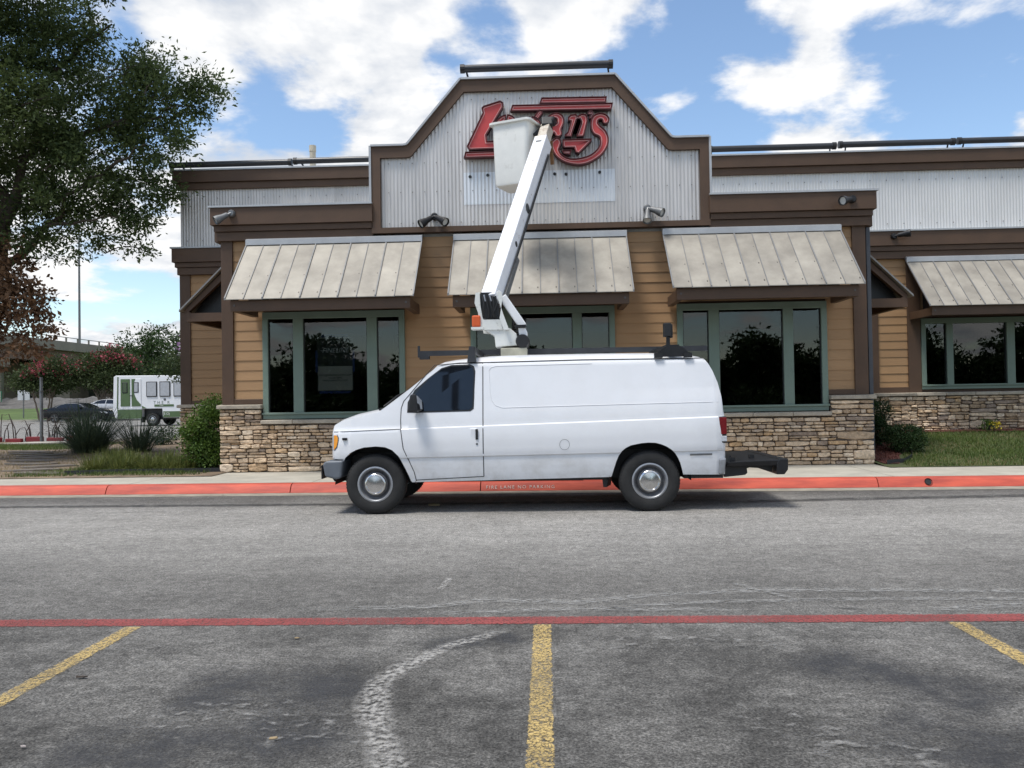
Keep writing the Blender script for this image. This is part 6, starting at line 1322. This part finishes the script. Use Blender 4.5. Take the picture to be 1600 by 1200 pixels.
MB().box(P_(.98), P_(1.12), by - .06, by - .03, bz + 1.66, bz + 1.70).build('door_handle', M_black, d2)
M_bt = mat('bus_grey_print', (.16, .19, .15), .6); M_bt2 = mat('bus_white_print', (.75, .75, .72), .6)
ft('bus_lettering', 'THE R', P_(2.72), bz + 1.28, .22, M_bt, by - .006, BS, space=1.7)
MB().box(P_(2.32), P_(3.4), by - .014, by, bz + 1.06, bz + 1.18).build('name_stripe', M_bg, BS); ft('bus_lettering', 'at the', P_(2.72), bz + 1.12, .09, M_bt2, by - .018, BS)
ft('bus_lettering', '(512)', P_(2.98), bz + .66, .19, M_bt2, by - .018, BS); MB().lathe([(.001, .01), (.07, .01), (.07, -.0)], (P_(2.9), by - .002, bz + 1.45), (0, -1, 0), 12).build('fuel_cap', M_greym, BS)
MB().box(P_(1.6), P_(2.8), by + .3, by + 2.0, bz + .35, bz + 1.0).box(P_(1.58), P_(1.66), by + .0, by + .3, bz + .2, bz + .5).build('wheel_well', M_black, BS)
tyre_set(BS, 'wheel', (P_(2.18), by + .05, bz + .36), .36, .25, .2, M_tyre, M_rim, M_hub, n=24); tyre_set(BS, 'wheel', (P_(2.18), by + 2.25, bz + .36), .36, .25, .2, M_tyre, M_rim, M_hub, side=1, n=20); tyre_set(BS, 'wheel', (P_(6.1), by + .05, bz + .36), .36, .25, .2, M_tyre, M_rim, M_hub, n=20); tyre_set(BS, 'wheel', (P_(6.1), by + 2.25, bz + .36), .36, .25, .2, M_tyre, M_rim, M_hub, side=1, n=20)
# lot lamp behind the photographer (mirrored in the van's door glass)
ll = thing('lot_lamp', 'dark parking lot lamp post mirrored in the glass of the van door', 'lamp post', (-3.6, -9, 0)); MB().box(-3.72, -3.48, -9.12, -8.88, 0, 10.2).build('post', M_blackm, ll); MB().box(-4.2, -2.9, -9.2, -8.8, 10.2, 10.5).build('lamp_head', M_blackm, ll, bevel=.03)
# small litter
M_leaf = mat('fallen_leaf', (.30, .22, .12), .8, var=.3)
for lab, x, y, s_, m in (('pale crumpled leaf on the asphalt under the van', -1.55, 11.3, .09, M_leaf), ('dark twig near the left yellow line', -2.5, 4.35, .035, M_bark), ('small tan leaf between the left and middle yellow lines', -1.55, 5.05, .02, M_leaf), ('small straw tuft on the dark asphalt near the pale scuff', -1.2, 3.55, .022, M_leaf), ('tiny white chip of litter in the left stall', -2.25, 3.47, .018, M_stencil), ('pale pebble in the gutter left of the van', -5.1, 12.85, .035, M_conc)):
    r_ = random.Random(lab); P2 = [(x + s_ * math.cos(a * math.pi / 4) * r_.uniform(.6, 1.1), y + s_ * .5 * math.sin(a * math.pi / 4) * r_.uniform(.5, 1.1), .010 + s_ * r_.uniform(.05, .3)) for a in range(8)]
    o = MB().add(P2 + [(a, b, .009) for a, b, c in P2], [tuple(range(8))] + [(j, j + 8, (j + 1) % 8 + 8, (j + 1) % 8) for j in range(8)]).build('fallen_leaf' if m is M_leaf else ('twig' if m is M_bark else 'pebble'), m, base=(x, y, 0)); tag(o, lab, 'litter', 'litter on the asphalt')
